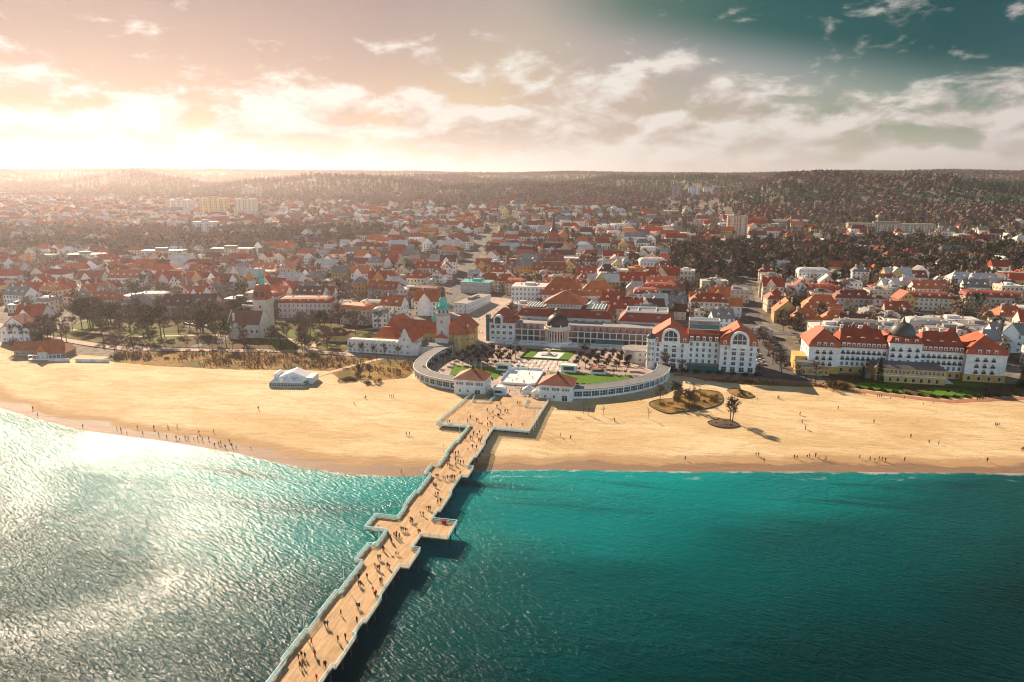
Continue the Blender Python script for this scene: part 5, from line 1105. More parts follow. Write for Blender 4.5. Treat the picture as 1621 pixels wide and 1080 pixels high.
SPRUCE = [conifer(41, 13, 3.0), conifer(42, 12, 2.6)]; PINE = [pine(51), pine(52)]
SHR = [shrub(61, SHRUB), shrub(62, SHRUB, 2.2, 1.5, 320), shrub(63, SHRUB, 1.2, 2.2, 240)]; HSH = [shrub(64, HEDGE, 1.1, 1.1, 260, .12), shrub(65, HEDGE, 1.4, 1.3, 300, .12)]
PH = {'bare': 'bare brown tree', 'poll': 'bare pollarded plaza tree', 'sap': 'thin bare young tree', 'spruce': 'dark conical spruce', 'pine': 'dark green pine', 'shrub': 'dry brown shrub', 'hedge': 'low clipped green bush'}
PROTO = {'bare': BARE, 'poll': POLL, 'sap': SAPL, 'spruce': SPRUCE, 'pine': PINE, 'shrub': SHR, 'hedge': HSH}; NT_ = {}
def plant(kind, x, y, s=1.0, sz=None, label=None, dz=0.0):
    a, b = rnd.choice(PROTO[kind]); low = kind in ('shrub', 'hedge'); z = Tz(x, y) + dz
    o = put('shrub' if low else ('tree' if kind in ('bare', 'poll', 'sap') else kind + '_tree'), None, None, (x, y, z), rnd.uniform(0, 6.28), scale=(s, s, sz or s)); o.empty_display_size = .5
    put('stem' if low else 'trunk', a, o); put('foliage' if low else 'crown', b, o)
    cat = 'shrub' if low else 'tree'; NT_[cat] = NT_.get(cat, 0) + 1
    if label: tag(o, label, cat, 'trees' if cat == 'tree' else 'shrubs')
    else: later(o, PH[kind] if low else ('tall ' if s > 1.25 else 'small ' if s < .75 and kind == 'bare' else '') + PH[kind], cat, 'trees' if cat == 'tree' else 'shrubs', x, y)
    return o
# plaza trees in rows, left and right of the axis
for r_ in range(4):
    for k in range(6): plant('poll', -38 + k * 5.4 + r_ * .6 + rnd.uniform(-.5, .5), 96 + r_ * 7.2, rnd.uniform(1.05, 1.3))
for r_ in range(4):
    for k in range(6): plant('poll', 26 + k * 5.2 + r_ * .5 + rnd.uniform(-.5, .5), 97 + r_ * 8.5, rnd.uniform(1.05, 1.35))
for k in range(7): plant('poll', -49 + k * .6 + rnd.uniform(-1, 1), 68 + k * 6, rnd.uniform(.8, 1.05))
for k in range(6): plant('poll', -40 + k * 4.6, 93, .7)
for k in range(5): plant('poll', 28 + k * 6, 91 + rnd.uniform(-.3, .3), .6)
for k in range(7): plant('hedge', -33 + k * 3.2, 69, 1.0)
for k in range(12): plant('hedge', 17 + k * 3.2, 69.2, 1.0)
# park on the left
g_ = np.random.default_rng(77); n_ = 0
while n_ < 112:
    x, y = g_.uniform(-335, -116), g_.uniform(100, 182)
    if not free(x, y, 2) or not inview(x, y): continue
    plant('bare' if g_.random() > .07 else 'pine', x, y, g_.uniform(.9, 1.55)); n_ += 1
for k in range(26): plant('bare', -258 + k * 7.2 + g_.uniform(-1, 1), np.interp(-258 + k * 7.2, [-262, -238, -190, -130, -62], [93, 89.5, 97, 107, 104]), g_.uniform(.5, .68))
for k in range(34):
    x = g_.uniform(-232, -62); y0 = np.interp(x, [-236, -150, -100, -60], [63, 62, 70, 66]); plant('sap' if k % 3 else 'shrub', x, g_.uniform(y0, np.interp(x, [-238, -190, -130, -62], [78, 86, 95, 92])), g_.uniform(.7, 1.15))
for x, y, s in ((-78, 56, .75), (-74, 58, .7), (-80, 58, .65)): plant('bare', x, y, s)
for k in range(12): plant('shrub', g_.uniform(-90, -66), g_.uniform(48, 60), g_.uniform(.8, 1.5))
for x, y, s in ((-300, 66, .9), (-292, 72, 1.1), (-296, 62, .8), (-236, 72, 1.0), (-228, 76, .9), (-243, 78, 1.0)): plant('bare', x, y, s)
plant('pine', -284, 66, .9); plant('spruce', -150, 102, .62)
# saplings on the open sand
for p in [(31.6, 28.1), (37.7, 29.0), (39.9, 27.3), (46.2, 27.4), (65.0, 28.2)]: plant('sap', p[0], p[1], .78)
# gardens in front of the hotels
for x, y, s in ((168.5, 109, .62), (175.5, 107.5, .95)): plant('spruce', x, y, s)
for x, y, s in ((72, 98, 1.1), (80, 96, .9), (118, 96, .8), (137, 101, .8), (145, 101, 1.0), (147, 88, .55), (240, 108, 1.2), (247, 112, 1.1), (256, 108, 1.3), (252, 120, 1.2)): plant('bare', x, y, s)
plant('spruce', 241, 113, .9)
for k in range(9): plant('bare', 130 + rnd.uniform(-1.5, 1.5), 110 + k * 9.5, rnd.uniform(.8, 1.15))
for k in range(7): plant('bare', -326 + k * 5.5, 88 + k * 1.5 + rnd.uniform(-3, 3), rnd.uniform(.9, 1.25))
for k in range(4): plant('shrub', 151 + (k % 2) * 4.5, 89.5 + (k // 2) * 3.2, 2.3, 2.1)
for k in range(16): plant('hedge', 158 + k * 5.0, np.interp(158 + k * 5.0, [158, 172, 197, 215, 240], [95.5, 91.2, 85.6, 91.5, 99.3]), 1.2)
for k in range(12): plant('poll', 163 + k * 6.2, np.interp(163 + k * 6.2, [160, 172, 197, 215, 240], [97.5, 94, 89.5, 95.5, 103]), .5)
for k in range(9): plant('hedge', 70 + k * 6, 104.8, 1.6)

# ------------------------------------------------------------------ planted beds with kerbs on the sand
def bed(pts, label, plants, seed):
    cx, cy = np.mean([p[0] for p in pts]), np.mean([p[1] for p in pts]); P = []
    n = len(pts)
    for i in range(n):                                      # smooth closed outline
        p0, p1, p2, p3 = (np.array(pts[(i + j - 1) % n]) for j in range(4))
        for t in (0, .25, .5, .75): P.append(.5 * (2 * p1 + (p2 - p0) * t + (2 * p0 - 5 * p1 + 4 * p2 - p3) * t * t + (3 * p1 - p0 - 3 * p2 + p3) * t ** 3))
    z = Tz(cx, cy); t_ = thing('planting_bed', label, 'planting bed', (cx, cy, z)); m = MB(); N = len(P)
    Q = [p - (cx, cy) for p in P]
    for k in range(N):
        a, b = Q[k], Q[(k + 1) % N]; m.add([(*a * 1.0, -.4), (*b * 1.0, -.4), (*b, .42), (*a, .42), (*b * .965, .42), (*a * .965, .42), (*b * .965, -.1), (*a * .965, -.1)], [(0, 1, 2, 3), (3, 2, 4, 5), (5, 4, 6, 7)])
    part('kerb', m, m_plain('bed_kerb', (.10, .075, .055), .9), t_)
    s = MB(); rings = [.964, .7, .4]; vs = []
    for r_ in rings: vs += [(*(q * r_), .25 + (1 - r_) * .8) for q in Q]
    vs.append((0, 0, .85)); fs = []
    for j in range(2): fs += [(j * N + k, j * N + (k + 1) % N, (j + 1) * N + (k + 1) % N, (j + 1) * N + k) for k in range(N)]
    fs += [(2 * N + k, 2 * N + (k + 1) % N, 3 * N) for k in range(N)]; s.add(vs, fs); part('soil', s, DUNE if seed != 3 else SOIL, t_, smooth=True)
    g = np.random.default_rng(seed)
    for kind, cnt, s0, s1 in plants:
        for _ in range(cnt):
            q = P[g.integers(N)]; f = g.uniform(.1, .85); plant(kind, cx + (q[0] - cx) * f, cy + (q[1] - cy) * f, g.uniform(s0, s1), dz=.45)
bed([(64.8, 48.9), (66.8, 42.2), (72.7, 36.3), (78.5, 39.1), (85.9, 43.7), (93.5, 50.0), (97.6, 58.6), (97.8, 70.1), (95.0, 74.0), (87.1, 73.9), (80.6, 67.1), (75.8, 58.2), (68.9, 54.7)], 'large kidney shaped planting bed with dry shrubs on the sand', [('shrub', 26, .7, 1.2), ('bare', 6, .6, .85), ('sap', 8, .8, 1.2)], 1)
bed([(100.8, 76.1), (102.4, 69.8), (105.9, 65.9), (109.6, 65.7), (112.4, 68.9), (111.3, 73.9), (107.8, 77.6), (104.0, 79.3)], 'narrow planting bed with orange grass right of the large bed', [('shrub', 10, .5, .8)], 2)
bed([(89.3, 29.9), (91.0, 26.1), (94.6, 24.6), (98.7, 25.5), (102.0, 28.5), (100.6, 32.5), (98.1, 34.7), (93.9, 34.5)], 'small oval planting bed with twin trees nearest the water', [('shrub', 4, .35, .5)], 3)
for p in [(98.6, 32.4), (99.4, 31.8)]: plant('bare', p[0], p[1], .92, 1.0, dz=.4)
# trees between the houses: the nearest ones one by one, the rest as woods
spots = sorted((dist(x, y), x, y) for x, y in tree_spots if inview(x, y) and free(x, y, 0) and not street(x, y))
left = max(0, 292 - NT_['tree'])
for dd, x, y in spots[:left]: plant('bare' if rnd.random() > .08 else 'pine', x, y, rnd.uniform(.75, 1.35))

# ------------------------------------------------------------------ woods
def wood_mesh(name, P, hts, rads, cols, spiky, seed, cone=None, shell=False):
    """many small crowns as one mesh: a trunk sliver and ragged leaf or twig faces"""
    g = np.random.default_rng(seed); n = len(P); k = spiky
    a = g.uniform(0, 6.283, (n, k)); u = g.random((n, k)); zz = .28 + .72 * u; rr = np.sqrt(np.clip(1 - ((zz - .55) / .5) ** 2, .05, 1)) * g.uniform(.25, 1.0, (n, k))
    if cone is not None: rr = np.where(cone[:, None], np.clip(1.05 - zz, .05, 1) * g.uniform(.5, 1.1, (n, k)), rr)
    c = np.stack([np.cos(a) * rr * rads[:, None], np.sin(a) * rr * rads[:, None], zz * hts[:, None]], -1) + P[:, None, :]
    s = (rads * .42)[:, None, None]
    d1 = g.normal(0, 1, (n, k, 3)) * s; d2 = g.normal(0, 1, (n, k, 3)) * s; d1[..., 2] += .3 * s[..., 0]
    if shell:                                               # leaf faces lie on the crown's surface
        nv = np.stack([np.cos(a), np.sin(a), (zz - .5) * 1.9], -1); nv /= np.linalg.norm(nv, axis=-1, keepdims=True); nv = nv + g.normal(0, .14, nv.shape); nv /= np.linalg.norm(nv, axis=-1, keepdims=True)
        d1 = np.cross(nv, g.normal(0, 1, nv.shape)); d1 /= np.linalg.norm(d1, axis=-1, keepdims=True); d2 = np.cross(nv, d1); d1 = d1 * s * 1.9; d2 = d2 * s * 1.7
    tri = np.stack([c - d1 * .5 - d2 * .4, c - d1 * .4 + d2 * .6, c + d1 * .8], 2).reshape(-1, 3)
    tv = np.stack([P + (-.25, 0, -.5), P + (.25, 0, -.5), P + np.stack([0 * hts, 0 * hts, hts * .75], -1)], 1).reshape(-1, 3)
    verts = np.concatenate([tri, tv]); f = np.arange(len(verts)).reshape(-1, 3)
    jit = .08 if shell else .25; cl = np.repeat(cols * g.uniform(1 - jit, 1 + jit, (n, 1)), k, 0) * g.uniform(1 - jit, 1 + jit, (n * k, 1)); cl = np.concatenate([cl, np.repeat([[.05, .038, .03]], n, 0)])
    me = np_mesh(name, verts, f, TINT); attr_col(me, 'tint', cl, 'FACE'); return me
rest = np.array([(x, y) for _, x, y in spots[left:]]); g = np.random.default_rng(5)
for xy, nm, lab in ((rest, 'town_trees', 'bare trees filling the gaps between the far houses'),):
    n = len(xy); P = np.stack([xy[:, 0], xy[:, 1], T(xy[:, 0], xy[:, 1])], -1); gr = g.random(n) < .10
    cols = np.where(gr[:, None], (.04, .075, .03), np.array((.18, .135, .10)) * g.uniform(.75, 1.3, (n, 1)))
    tag(put(nm, wood_mesh(nm, P, g.uniform(8, 14, n), g.uniform(2.8, 4.6, n), cols, 42, 6)), lab, 'trees', kind='stuff')
# dry brush on the dunes
for poly, cnt, nm in (([(-236, 64), (-190, 59), (-150, 60), (-126, 66), (-100, 69), (-70, 58), (-58, 66), (-58, 84), (-66, 94), (-96, 93), (-130, 95), (-190, 85), (-236, 78)], 900, 'brush on the left dunes'), ([(84, 97), (112, 90), (134, 91), (150, 93), (162, 88), (144, 94), (120, 98)], 260, 'brush on the right dunes')):
    xs = g.uniform(min(p[0] for p in poly), max(p[0] for p in poly), cnt * 3); ys = g.uniform(min(p[1] for p in poly), max(p[1] for p in poly), cnt * 3); ok = inside(xs, ys, poly) & (fbm(xs / 12, ys / 9, 61) + g.normal(0, .06, len(xs)) > .46)
    xs, ys = xs[ok][:cnt], ys[ok][:cnt]; n = len(xs); cols = np.array((.27, .145, .075)) * g.uniform(.6, 1.4, (n, 1)); hh = g.uniform(.7, 2.6, n)
    tag(put('dune_brush', wood_mesh('dune_brush', np.stack([xs, ys, T(xs, ys)], -1), hh, np.full(n, .32) + hh * .14, cols, 20, 17)), 'low reddish ' + nm, 'brush', kind='stuff')
# the two park woods
for wi, poly in enumerate(WOODS):
    xs = g.uniform(min(p[0] for p in poly), max(p[0] for p in poly), 5200); ys = g.uniform(min(p[1] for p in poly), max(p[1] for p in poly), 5200)
    ok = inside(xs, ys, poly); xs, ys = xs[ok][:900], ys[ok][:900]; ok = np.array([free(a, b, 1) for a, b in zip(xs, ys)]); xs, ys = xs[ok], ys[ok]; n = len(xs)
    P = np.stack([xs, ys, T(xs, ys)], -1); cols = np.where((g.random(n) < .25)[:, None], (.028, .048, .02), np.array((.115, .085, .064)) * g.uniform(.7, 1.3, (n, 1)))
    tag(put('park_wood', wood_mesh('park_wood', P, g.uniform(11, 18, n), g.uniform(3.2, 5.2, n), cols, 46, 8 + wi)), ['dark leafless park wood behind the right hand houses', 'brown leafless park wood on the left side of town'][wi], 'wood', kind='stuff')
# forest on the hills
n0 = 210000; yy = 700 + 5600 * g.random(n0) ** .85; xx = (g.random(n0) * 2 - 1) * (260 + .86 * (yy + 250)) + 68 - .22 * (yy + 250)
ok = (yy > forest_edge(xx) + 20 * g.normal(0, 1, n0)) & ~((np.abs(xx - 128) < 75) & (yy < 1640) & (g.random(n0) < .8)) & (g.random(n0) < np.interp(yy, [800, 1600, 3000, 6300], [1.0, .9, .55, .3])); xx, yy = xx[ok], yy[ok]
zz = T(xx, yy); dc = np.hypot(xx - 68, yy + 250); azb = ((np.arctan2(xx - 68, yy + 250) + 2) * 700).astype(int); el_ = (zz + 14 - 100) / dc
order = np.argsort(dc); best = np.full(4000, -9.0); keep = np.zeros(len(xx), bool)
for i in order:                                             # leave out what the near slopes hide
    b = azb[i]
    if el_[i] > best[b] - .0008: keep[i] = True
    e0 = (zz[i] + 4 - 100) / dc[i]
    if e0 > best[b]: best[b] = e0
xx, yy, zz = xx[keep][:64000], yy[keep][:64000], zz[keep][:64000]; n = len(xx)
pn = fbm(xx / 330 + 7, yy / 460 + 1, 31) + .035 * g.normal(0, 1, n) + np.interp(xx, [-900, 300, 800], [-.03, .02, .05]); uu = yy - forest_edge(xx); pn = pn + .15 * np.exp(-((uu - 330) / 120) ** 2) - .10 * np.exp(-((uu - 90) / 90) ** 2) + .13 * np.exp(-((uu - 980) / 170) ** 2) - .07 * np.exp(-((uu - 640) / 120) ** 2); pinei = pn > .455  # pines massed along the ridges; their dark bands also stand in for slope shading
cols = np.where(pinei[:, None], np.array((.020, .066, .036)) * g.uniform(.75, 1.3, (n, 1)), np.array((.155, .105, .088)) * g.uniform(.75, 1.3, (n, 1)) * (.55 + .95 * fbm(xx / 240 + 5, yy / 380, 51))[:, None] * np.where((fbm(xx / 120, yy / 120, 41) > .5)[:, None], (1.15, .95, .9), (.9, .95, .95)))
print('forest trees', n, 'spots', len(spots), 'houses', len(houses), NT_)
hts, rads = np.where(pinei, g.uniform(13, 21, n), g.uniform(10, 17, n)), np.where(pinei, g.uniform(2.6, 4.2, n), g.uniform(3.4, 6.0, n))
for nm, sel, lab in (('pine_forest', pinei, 'dark green pine woods on the hills'), ('bare_forest', ~pinei, 'brown leafless beech woods on the hills')):
    tag(put(nm, wood_mesh(nm, np.stack([xx, yy, zz], -1)[sel], hts[sel], rads[sel] * 1.2, cols[sel], 15, 12 + len(nm), shell=True)), lab, 'forest', kind='stuff')

# ------------------------------------------------------------------ people
def person_mesh(name, pose, h=1.74, coat=False, bulk=1.0):
    """one continuous body grown from a joint skeleton, then coloured by height"""
    s = h / 1.74
    step, arm, bend, sit = pose
    pelvis = np.array((0, 0, .92)); lean = np.array((0, -.25 * bend, 0)); chest = np.array((0, -.02, 1.30)) + lean * 1.0 - np.array((0, 0, .10 * bend)); neck = chest + (0, -.01, .20) + lean * .5; head = neck + (0, -.02, .13) + lean * .35; top = head + (0, 0, .13)
    v = [pelvis, (pelvis + chest) / 2, chest, neck, head, top]; e = [(0, 1), (1, 2), (2, 3), (3, 4), (4, 5)]; r = [(.155, .11), (.15, .11), (.185, .115), (.055, .06), (.088, .10), (.055, .06)]
    for sx in (-1, 1):
        f = sx * step
        if sit: k, a, t = (sx * .10, -.42, .50), (sx * .10, -.42, .09), (sx * .10, -.56, .03)
        else: k, a, t = (sx * .095, -.10 * f - .03, .50), (sx * .09, -.26 * f + .06, .09 + (.05 if f < 0 else 0)), (sx * .10, -.26 * f - .12, .035)
        b = len(v); v += [np.array((sx * .10, 0, .86 if not sit else .55)), np.array(k), np.array(a), np.array(t)]; r += [(.10, .10), (.068, .072), (.048, .05), (.042, .035)]; e += [(0, b), (b, b + 1), (b + 1, b + 2), (b + 2, b + 3)]
        g_ = -sx * arm; b = len(v); v += [chest + (sx * .20, 0, .10), chest + (sx * .245, -.10 * g_, -.17), chest + (sx * .24, -.22 * g_ - .05, -.42), chest + (sx * .235, -.26 * g_ - .08, -.52)]; r += [(.065, .065), (.055, .055), (.042, .042), (.035, .04)]; e += [(2, b), (b, b + 1), (b + 1, b + 2), (b + 2, b + 3)]
    if sit: 
        for i in range(6): v[i] = np.array(v[i]) - (0, 0, .42)
    me = bpy.data.meshes.new(name); me.from_pydata([tuple(np.array(p) * s) for p in v], e, []); o = bpy.data.objects.new(name, me); col.objects.link(o)
    sk = o.modifiers.new('skin', 'SKIN'); sk.use_smooth_shade = True
    if not me.skin_vertices: bpy.context.view_layer.update()
    lay = me.skin_vertices[0] if me.skin_vertices else me.attributes
    for i, (a_, b_) in enumerate(r):
        m_ = bulk if i in (0, 1, 2) else 1.0; me.skin_vertices[0].data[i].radius = (a_ * s * m_, b_ * s * m_); me.skin_vertices[0].data[i].use_root = i == 0
    sb = o.modifiers.new('sub', 'SUBSURF'); sb.levels = 1; sb.render_levels = 1
    dg = bpy.context.evaluated_depsgraph_get(); out = bpy.data.meshes.new_from_object(o.evaluated_get(dg)); bpy.data.objects.remove(o)
    out.materials.clear()
    for m_ in (CLOTH, TROUSERS, SKIN, HAIR): out.materials.append(m_)
    hz, hip = float(head[2]) * s - (.42 * s if sit else 0), (.62 if coat else .88) * s - (.36 * s if sit else 0)
    for p in out.polygons:
        c = p.center; p.use_smooth = True
        if c.z > hz - .11 * s: p.material_index = 3 if (c.z > hz + .04 * s or c.y > float(head[1]) * s + .02) else 2
        elif c.z > hip: p.material_index = 0
        else: p.material_index = 1
    return out
POSES = [person_mesh('person', (1.0, 1.0, .1, False)), person_mesh('person', (-.9, -.9, .1, False), 1.66, True, 1.05), person_mesh('person', (.15, .1, 0, False), 1.76, False, 1.1), person_mesh('person', (.6, .6, .15, False), 1.62, True), person_mesh('person', (-.5, -.4, .1, False), 1.80), person_mesh('person', (.8, .7, .1, False), 1.22)]
BEND = person_mesh('person', (.3, -.8, 1.4, False), 1.7)
COATS = [('black', (.012, .012, .014), 20), ('dark grey', (.05, .05, .055), 16), ('navy', (.015, .02, .06), 14), ('brown', (.09, .045, .025), 8), ('red', (.5, .02, .02), 11), ('green', (.03, .12, .06), 4), ('teal', (.02, .18, .2), 4), ('beige', (.36, .25, .16), 6), ('white', (.6, .58, .56), 8), ('orange', (.5, .14, .03), 4)]
PLM = {'pier': [('the sea end of the pier', 1, -150), ('the left side platform', -8, -83), ('the right side platform', 9, -83), ('the waterline', 1, -41), ('the forecourt', 1, 0)]}
def person(x, y, z, phrase, rz=None, mesh=None, small=False, group='people out walking'):
    nm, c, _ = rnd.choices(COATS, [q[2] for q in COATS])[0]; mi = rnd.randrange(6) if rnd.random() < .93 else 5
    if mesh is None: mesh = POSES[mi if (mi != 5 or rnd.random() < .4) else 2]
    o = put('person', mesh, None, (x, y, z), rz if rz is not None else rnd.uniform(0, 6.28), color=c, scale=rnd.uniform(.96, 1.04))
    kid = mesh is POSES[5]; later(o, ('child' if kid else 'person') + ' in %s %s' % (nm, phrase), 'person', group, x, y); return o
PEOPLE0 = len(PENDING)
NLM = len(LM)
LM += [("the pier's sea end", 1, -150), ('the left platform', -8, -83), ('the right platform', 9.4, -83), ('the left bay', -6, -44), ('the right bay', 7, -44), ('the pier head', 1, 0),
       ('the shoreline bend', -150, -26), ('the far-left waterline', -215, -10), ('the oval bed', 96, 30), ('the right waterline', 120, 0), ("the waterline's right end", 185, 8), ('the garden path', 185, 82), ('the parterre', 7, 123), ('the empty left beach', -60, 0)]
def walkrz(): return rnd.choice((0, R(180))) + rnd.uniform(-.35, .35)
PIER = [(-0.1, -142.3), (0.2, -141.8), (-1.7, -140.1), (-0.5, -139.6), (-1.3, -139.5), (-1.3, -135.4), (1.3, -138.7), (4.8, -141.2), (5.5, -141.1), (5.0, -144.9), (-1.4, -129.1), (-0.7, -129.2), (3.8, -133.2), (5.3, -132.1), (5.8, -132.2), (0.2, -124.6), (4.8, -126.1), (5.2, -126.3), (2.7, -121.4), (3.2, -121.3), (-0.7, -113.1), (-0.3, -113.0), (-1.9, -110.4), (-0.1, -109.6), (3.6, -114.4), (5.1, -115.7), (6.2, -116.4), (3.9, -110.8), (4.3, -110.7), (-0.1, -104.7), (0.9, -105.6), (1.4, -105.5), (3.0, -104.1), (3.6, -104.3), (-0.9, -100.9), (-0.4, -100.7), (2.8, -97.8), (3.4, -97.6), (-1.5, -96.4), (-1.0, -97.0), (-0.8, -92.2), (-1.5, -91.1), (-3.1, -88.9), (-1.3, -88.9), (-0.8, -88.4), (-0.0, -88.2), (-0.2, -90.0), (0.6, -89.8), (-0.5, -85.7), (0.1, -85.6), (0.8, -85.6), (1.2, -85.5), (4.7, -85.9), (5.2, -85.8), (0.2, -79.7), (0.9, -80.5), (0.3, -80.6)]
PIER += [(1.3, -75.0), (2.5, -75.7), (1.9, -71.4), (2.9, -72.1), (3.4, -72.0), (4.2, -67.3), (4.9, -66.6), (1.8, -62.5), (2.6, -62.4), (-0.7, -56.4), (0.1, -56.8), (-2.4, -53.9), (-1.8, -54.3), (-2.3, -49.6), (-1.7, -49.5), (0.6, -50.8), (1.2, -50.7), (1.8, -49.9), (2.6, -50.0), (3.0, -49.7), (3.3, -49.0), (4.1, -49.4), (5.6, -46.0), (-1.4, -39.9), (-0.3, -41.0), (0.7, -41.4), (1.4, -39.3), (-2.7, -36.8), (-1.7, -37.3), (-0.1, -34.9), (1.2, -36.0), (2.4, -37.1), (3.4, -36.8), (-2.8, -29.2), (-1.7, -29.7), (-0.8, -29.4), (1.5, -24.6), (2.6, -22.1), (4.2, -22.5), (-3.0, -14.0), (-2.2, -14.6), (-0.5, -14.2), (0.5, -14.8), (3.2, -15.8), (4.0, -16.4), (3.7, -13.3), (-2.6, -9.0), (-0.7, -9.4), (1.2, -7.3), (1.2, -10.6), (-2.8, -3.9), (4.1, -5.0)]
for x, y in PIER: person(min(5.0, max(-4.0, x)) if y < -1 and not (-87 < y < -79) else x, y, DZ + .005, 'walking on the pier', walkrz(), group='people on the pier')
FORE = [(-3.6, 5.8), (-3.0, 5.9), (-0.2, 2.0), (0.4, 8.5), (2.4, 9.9), (2.2, 1.6), (3.0, 2.7), (3.9, 2.0), (3.6, 13.1), (4.2, 13.2), (0.7, 16.3), (-2.4, 18.6), (0.5, 24.4), (5.2, 20.3), (6.4, 19.6), (3.7, 18.0), (10.0, 2.4), (11.7, 2.5), (15.9, 4.7), (-7.1, 8.8), (-7.0, 4.1), (-14.7, 1.5), (-13.9, 1.6)]
FORE += [(8.3, 30.8), (9.3, 31.0), (0.6, 23.9), (1.4, 27.9), (3.7, 17.7), (4.1, 12.9), (5.2, 19.2), (-7.1, 8.7), (-1.6, 43.1), (1.1, 46.6), (1.4, 42.3)]
for x, y in FORE: person(x, y, DZ + .005, 'on the pier forecourt', walkrz(), group='people on the forecourt')
SHL = [(-202.5, -14.6), (-193.6, -20.6), (-162.9, -28.4), (-146.5, -28.2), (-144.2, -28.6), (-139.0, -31.3), (-139.5, -25.1), (-133.0, -29.8), (-132.2, -24.4), (-125.6, -29.7), (-120.6, -31.4), (-126.7, -22.9), (-123.6, -21.4), (-116.3, -31.4), (-114.2, -32.1), (-112.7, -30.8), (-111.1, -31.1), (-108.9, -30.7), (-107.3, -30.4), (-110.4, -25.4), (-104.7, -31.2), (-102.7, -30.1), (-105.0, -23.6), (-96.8, -34.7), (-96.0, -33.4), (-95.5, -32.8), (-91.6, -35.5), (-93.2, -30.5), (-89.6, -34.2), (-87.0, -35.4), (-81.3, -34.5), (-102.5, 4.0)]
for x, y in SHL: person(x, y, Tz(x, y) + .03, 'on the wet sand' if y - shore(x) < 14 else 'on the sand', mesh=BEND if rnd.random() < .06 else None, group='people on the beach')
BCH = [(-63.8, 18.4), (-63.0, 27.2), (-62.3, 27.3), (-52.2, 31.5), (-51.4, 31.6), (-50.6, 31.8)] + [(-17.6, -42.3), (-27.9, -10.6), (-26.7, -10.3)] + [(61.5, 50.6), (72.7, 72.6), (73.5, 72.8), (31.8, 1.0), (36.1, -0.2), (51.4, 22.2), (79.4, -10.1), (104.9, -1.0), (105.8, -1.1), (107.2, -5.7), (118.4, -0.5), (119.3, -0.3), (113.2, 64.5), (122.7, 68.4), (128.4, 46.9), (127.6, 37.5), (127.6, 30.4)]
BCH += [(122.4, 67.8), (123.0, 67.9), (146.1, 58.6), (128.3, 46.5), (127.5, 36.6), (127.5, 29.8), (156.6, 43.5), (166.3, 29.8), (171.4, 25.5), (174.6, 25.1), (123.2, 1.6), (123.9, 1.7), (126.2, 2.7), (127.0, 1.1), (128.8, 0.2), (129.5, 1.0), (141.7, 4.9), (145.0, 4.0), (146.6, 4.1), (148.3, 5.1), (149.3, 5.0), (150.2, 4.2), (157.1, 6.3), (186.1, 12.0), (204.0, 50.3), (204.5, 50.0), (205.6, 51.0), (203.0, 25.9), (203.1, 25.1), (184.4, 72.6), (189.6, 76.1)]
for x, y in BCH: person(x, y, Tz(x, y) + .05, 'on the wet sand' if y - shore(x) < 12 else 'on the sand', group='people on the beach')
for x, y in [(159.4, 85.1), (161.0, 84.2), (167.9, 80.8), (168.6, 80.2), (169.5, 80.4), (172.6, 78.2), (178.8, 79.6), (210.4, 84.2), (212.0, 85.7), (213.4, 86.0), (215.0, 87.6)]: person(x, y, Tz(x, y) + .17, 'on the red path', group='people on the promenade')
for x, y in [(-1.3, 77.4), (-0.2, 69.1), (-1.7, 66.3), (3.6, 65.9), (3.9, 80.3), (1.8, 89.4), (4.4, 65.2), (7.1, 73.3)]: person(min(8.4, max(-6.4, x)), y, 2.45, 'skating on the ice', group='skaters on the ice rink')
g = np.random.default_rng(3)
for k in range(24): x, y = g.uniform(-46, -16), g.uniform(86, 145); person(x, y, 2.31, 'strolling on the plaza', group='people on the plaza')
for k in range(14): x, y = g.normal(13.5, 1.6), g.uniform(60, 92); person(max(11.2, x), y, 2.31, 'beside the rink boards', group='people on the plaza')
for k in range(12): x, y = g.uniform(-9, 12), g.uniform(49, 60); person(x, y, 2.31, 'between the pier pavilions', group='people on the plaza')
for k in range(14): x, y = g.uniform(-8, 22), g.uniform(94, 112); person(x, y, 2.38, 'on the chequered walk', group='people on the plaza')
for k in range(20): x, y = g.uniform(-60, -38), g.uniform(158, 280); person(x, y, Tz(x, y) + .1, 'on the upper plaza', group='people on the plaza')
for k in range(10): x = g.uniform(-230, -70); y = np.interp(x, [-238, -190, -130, -96, -62], [84, 92, 102, 100, 98]) + g.uniform(-2, 2); person(x, y, Tz(x, y) + .17, 'on the pink promenade', group='people on the promenade')

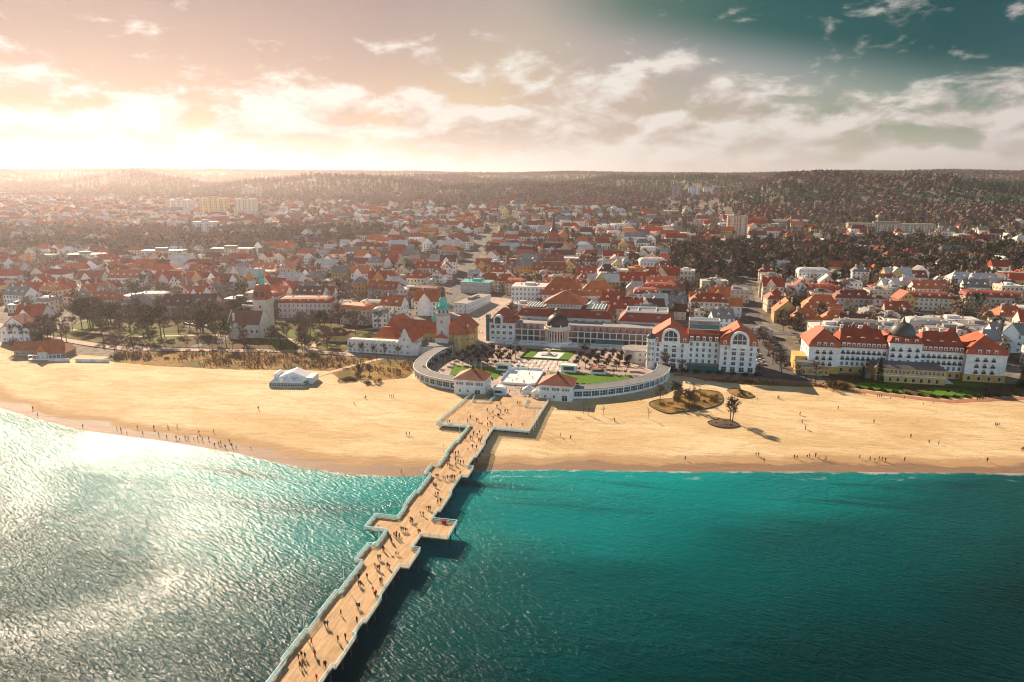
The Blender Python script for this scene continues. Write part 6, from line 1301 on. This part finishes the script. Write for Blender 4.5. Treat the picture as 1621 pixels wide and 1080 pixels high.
# ------------------------------------------------------------------ parked cars
cb = MB()
prof = [(-2.15, .35), (2.1, .35), (2.2, .6), (2.1, .85), (1.2, .98), (-1.75, 1.0), (-2.2, .85), (-2.25, .6)]
cb.slab_y(prof, -.85, .85); CBODY = cb.mesh('body', PAINT)
CCAB = MB().slab_y([(1.15, .99), (.45, 1.45), (-1.2, 1.47), (-1.8, 1.01)], -.74, .74).mesh('cabin', GLASS); CROOF = MB().box(-1.15, -.72, 1.472, .42, .72, 1.51).mesh('roof_panel', PAINT)
CWH = MB().tube((0, -.12, 0), (0, .12, 0), .33, .33, 10).mesh('wheel', DARK); CLT = MB().box(-.04, -.22, -.08, .04, .22, .08).mesh('headlight', WHITE)
CCOL = [('white', (.6, .6, .6)), ('silver', (.35, .36, .37)), ('black', (.02, .02, .022)), ('dark blue', (.02, .04, .12)), ('grey', (.13, .135, .14)), ('red', (.35, .03, .03))]
def car(x, y, rz, where):
    nm, c = rnd.choice(CCOL); o = put('parked_car', None, None, (x, y, Tz(x, y) + .16), rz); o.empty_display_size = .5
    put('body', CBODY, o, color=c); put('cabin', CCAB, o); put('roof_panel', CROOF, o, color=c)
    for a in (-1.35, 1.4):
        for b in (-.78, .78): put('wheel', CWH, o, (a, b, .33))
    for b in (-.55, .55): put('headlight', CLT, o, (2.17, b, .68))
    later(o, '%s car parked %s' % (nm, where), 'car', 'parked cars', x, y)
for k in range(9): car(123, 128 + k * 7.4, R(rnd.uniform(-4, 4)), 'on the hotel drive'); car(137, 131 + k * 7.2, R(180 + rnd.uniform(-4, 4)), 'on the hotel drive')
for k in range(7): car(-252 + k * 6.4, 152.4 - k * 1.55, R(rnd.uniform(-15, -9)), 'on the park street')
label_all()

# ------------------------------------------------------------------ haze
def m_haze():
    m = bpy.data.materials.new('haze_air'); m.use_nodes = True; t = NT(m.node_tree); out = t.n('ShaderNodeOutputMaterial')
    pv = t.n('ShaderNodeVolumePrincipled', {'Color': (1.0, .87, .90, 1), 'Density': 1.05e-4, 'Anisotropy': .74}); t.put(out, 'Volume', pv.outputs[0]); return m
hz = put('haze', MB().box(-9500, -3400, -8, 9500, 7600, 196).mesh('haze', m_haze())); tag(hz, kind='stuff')
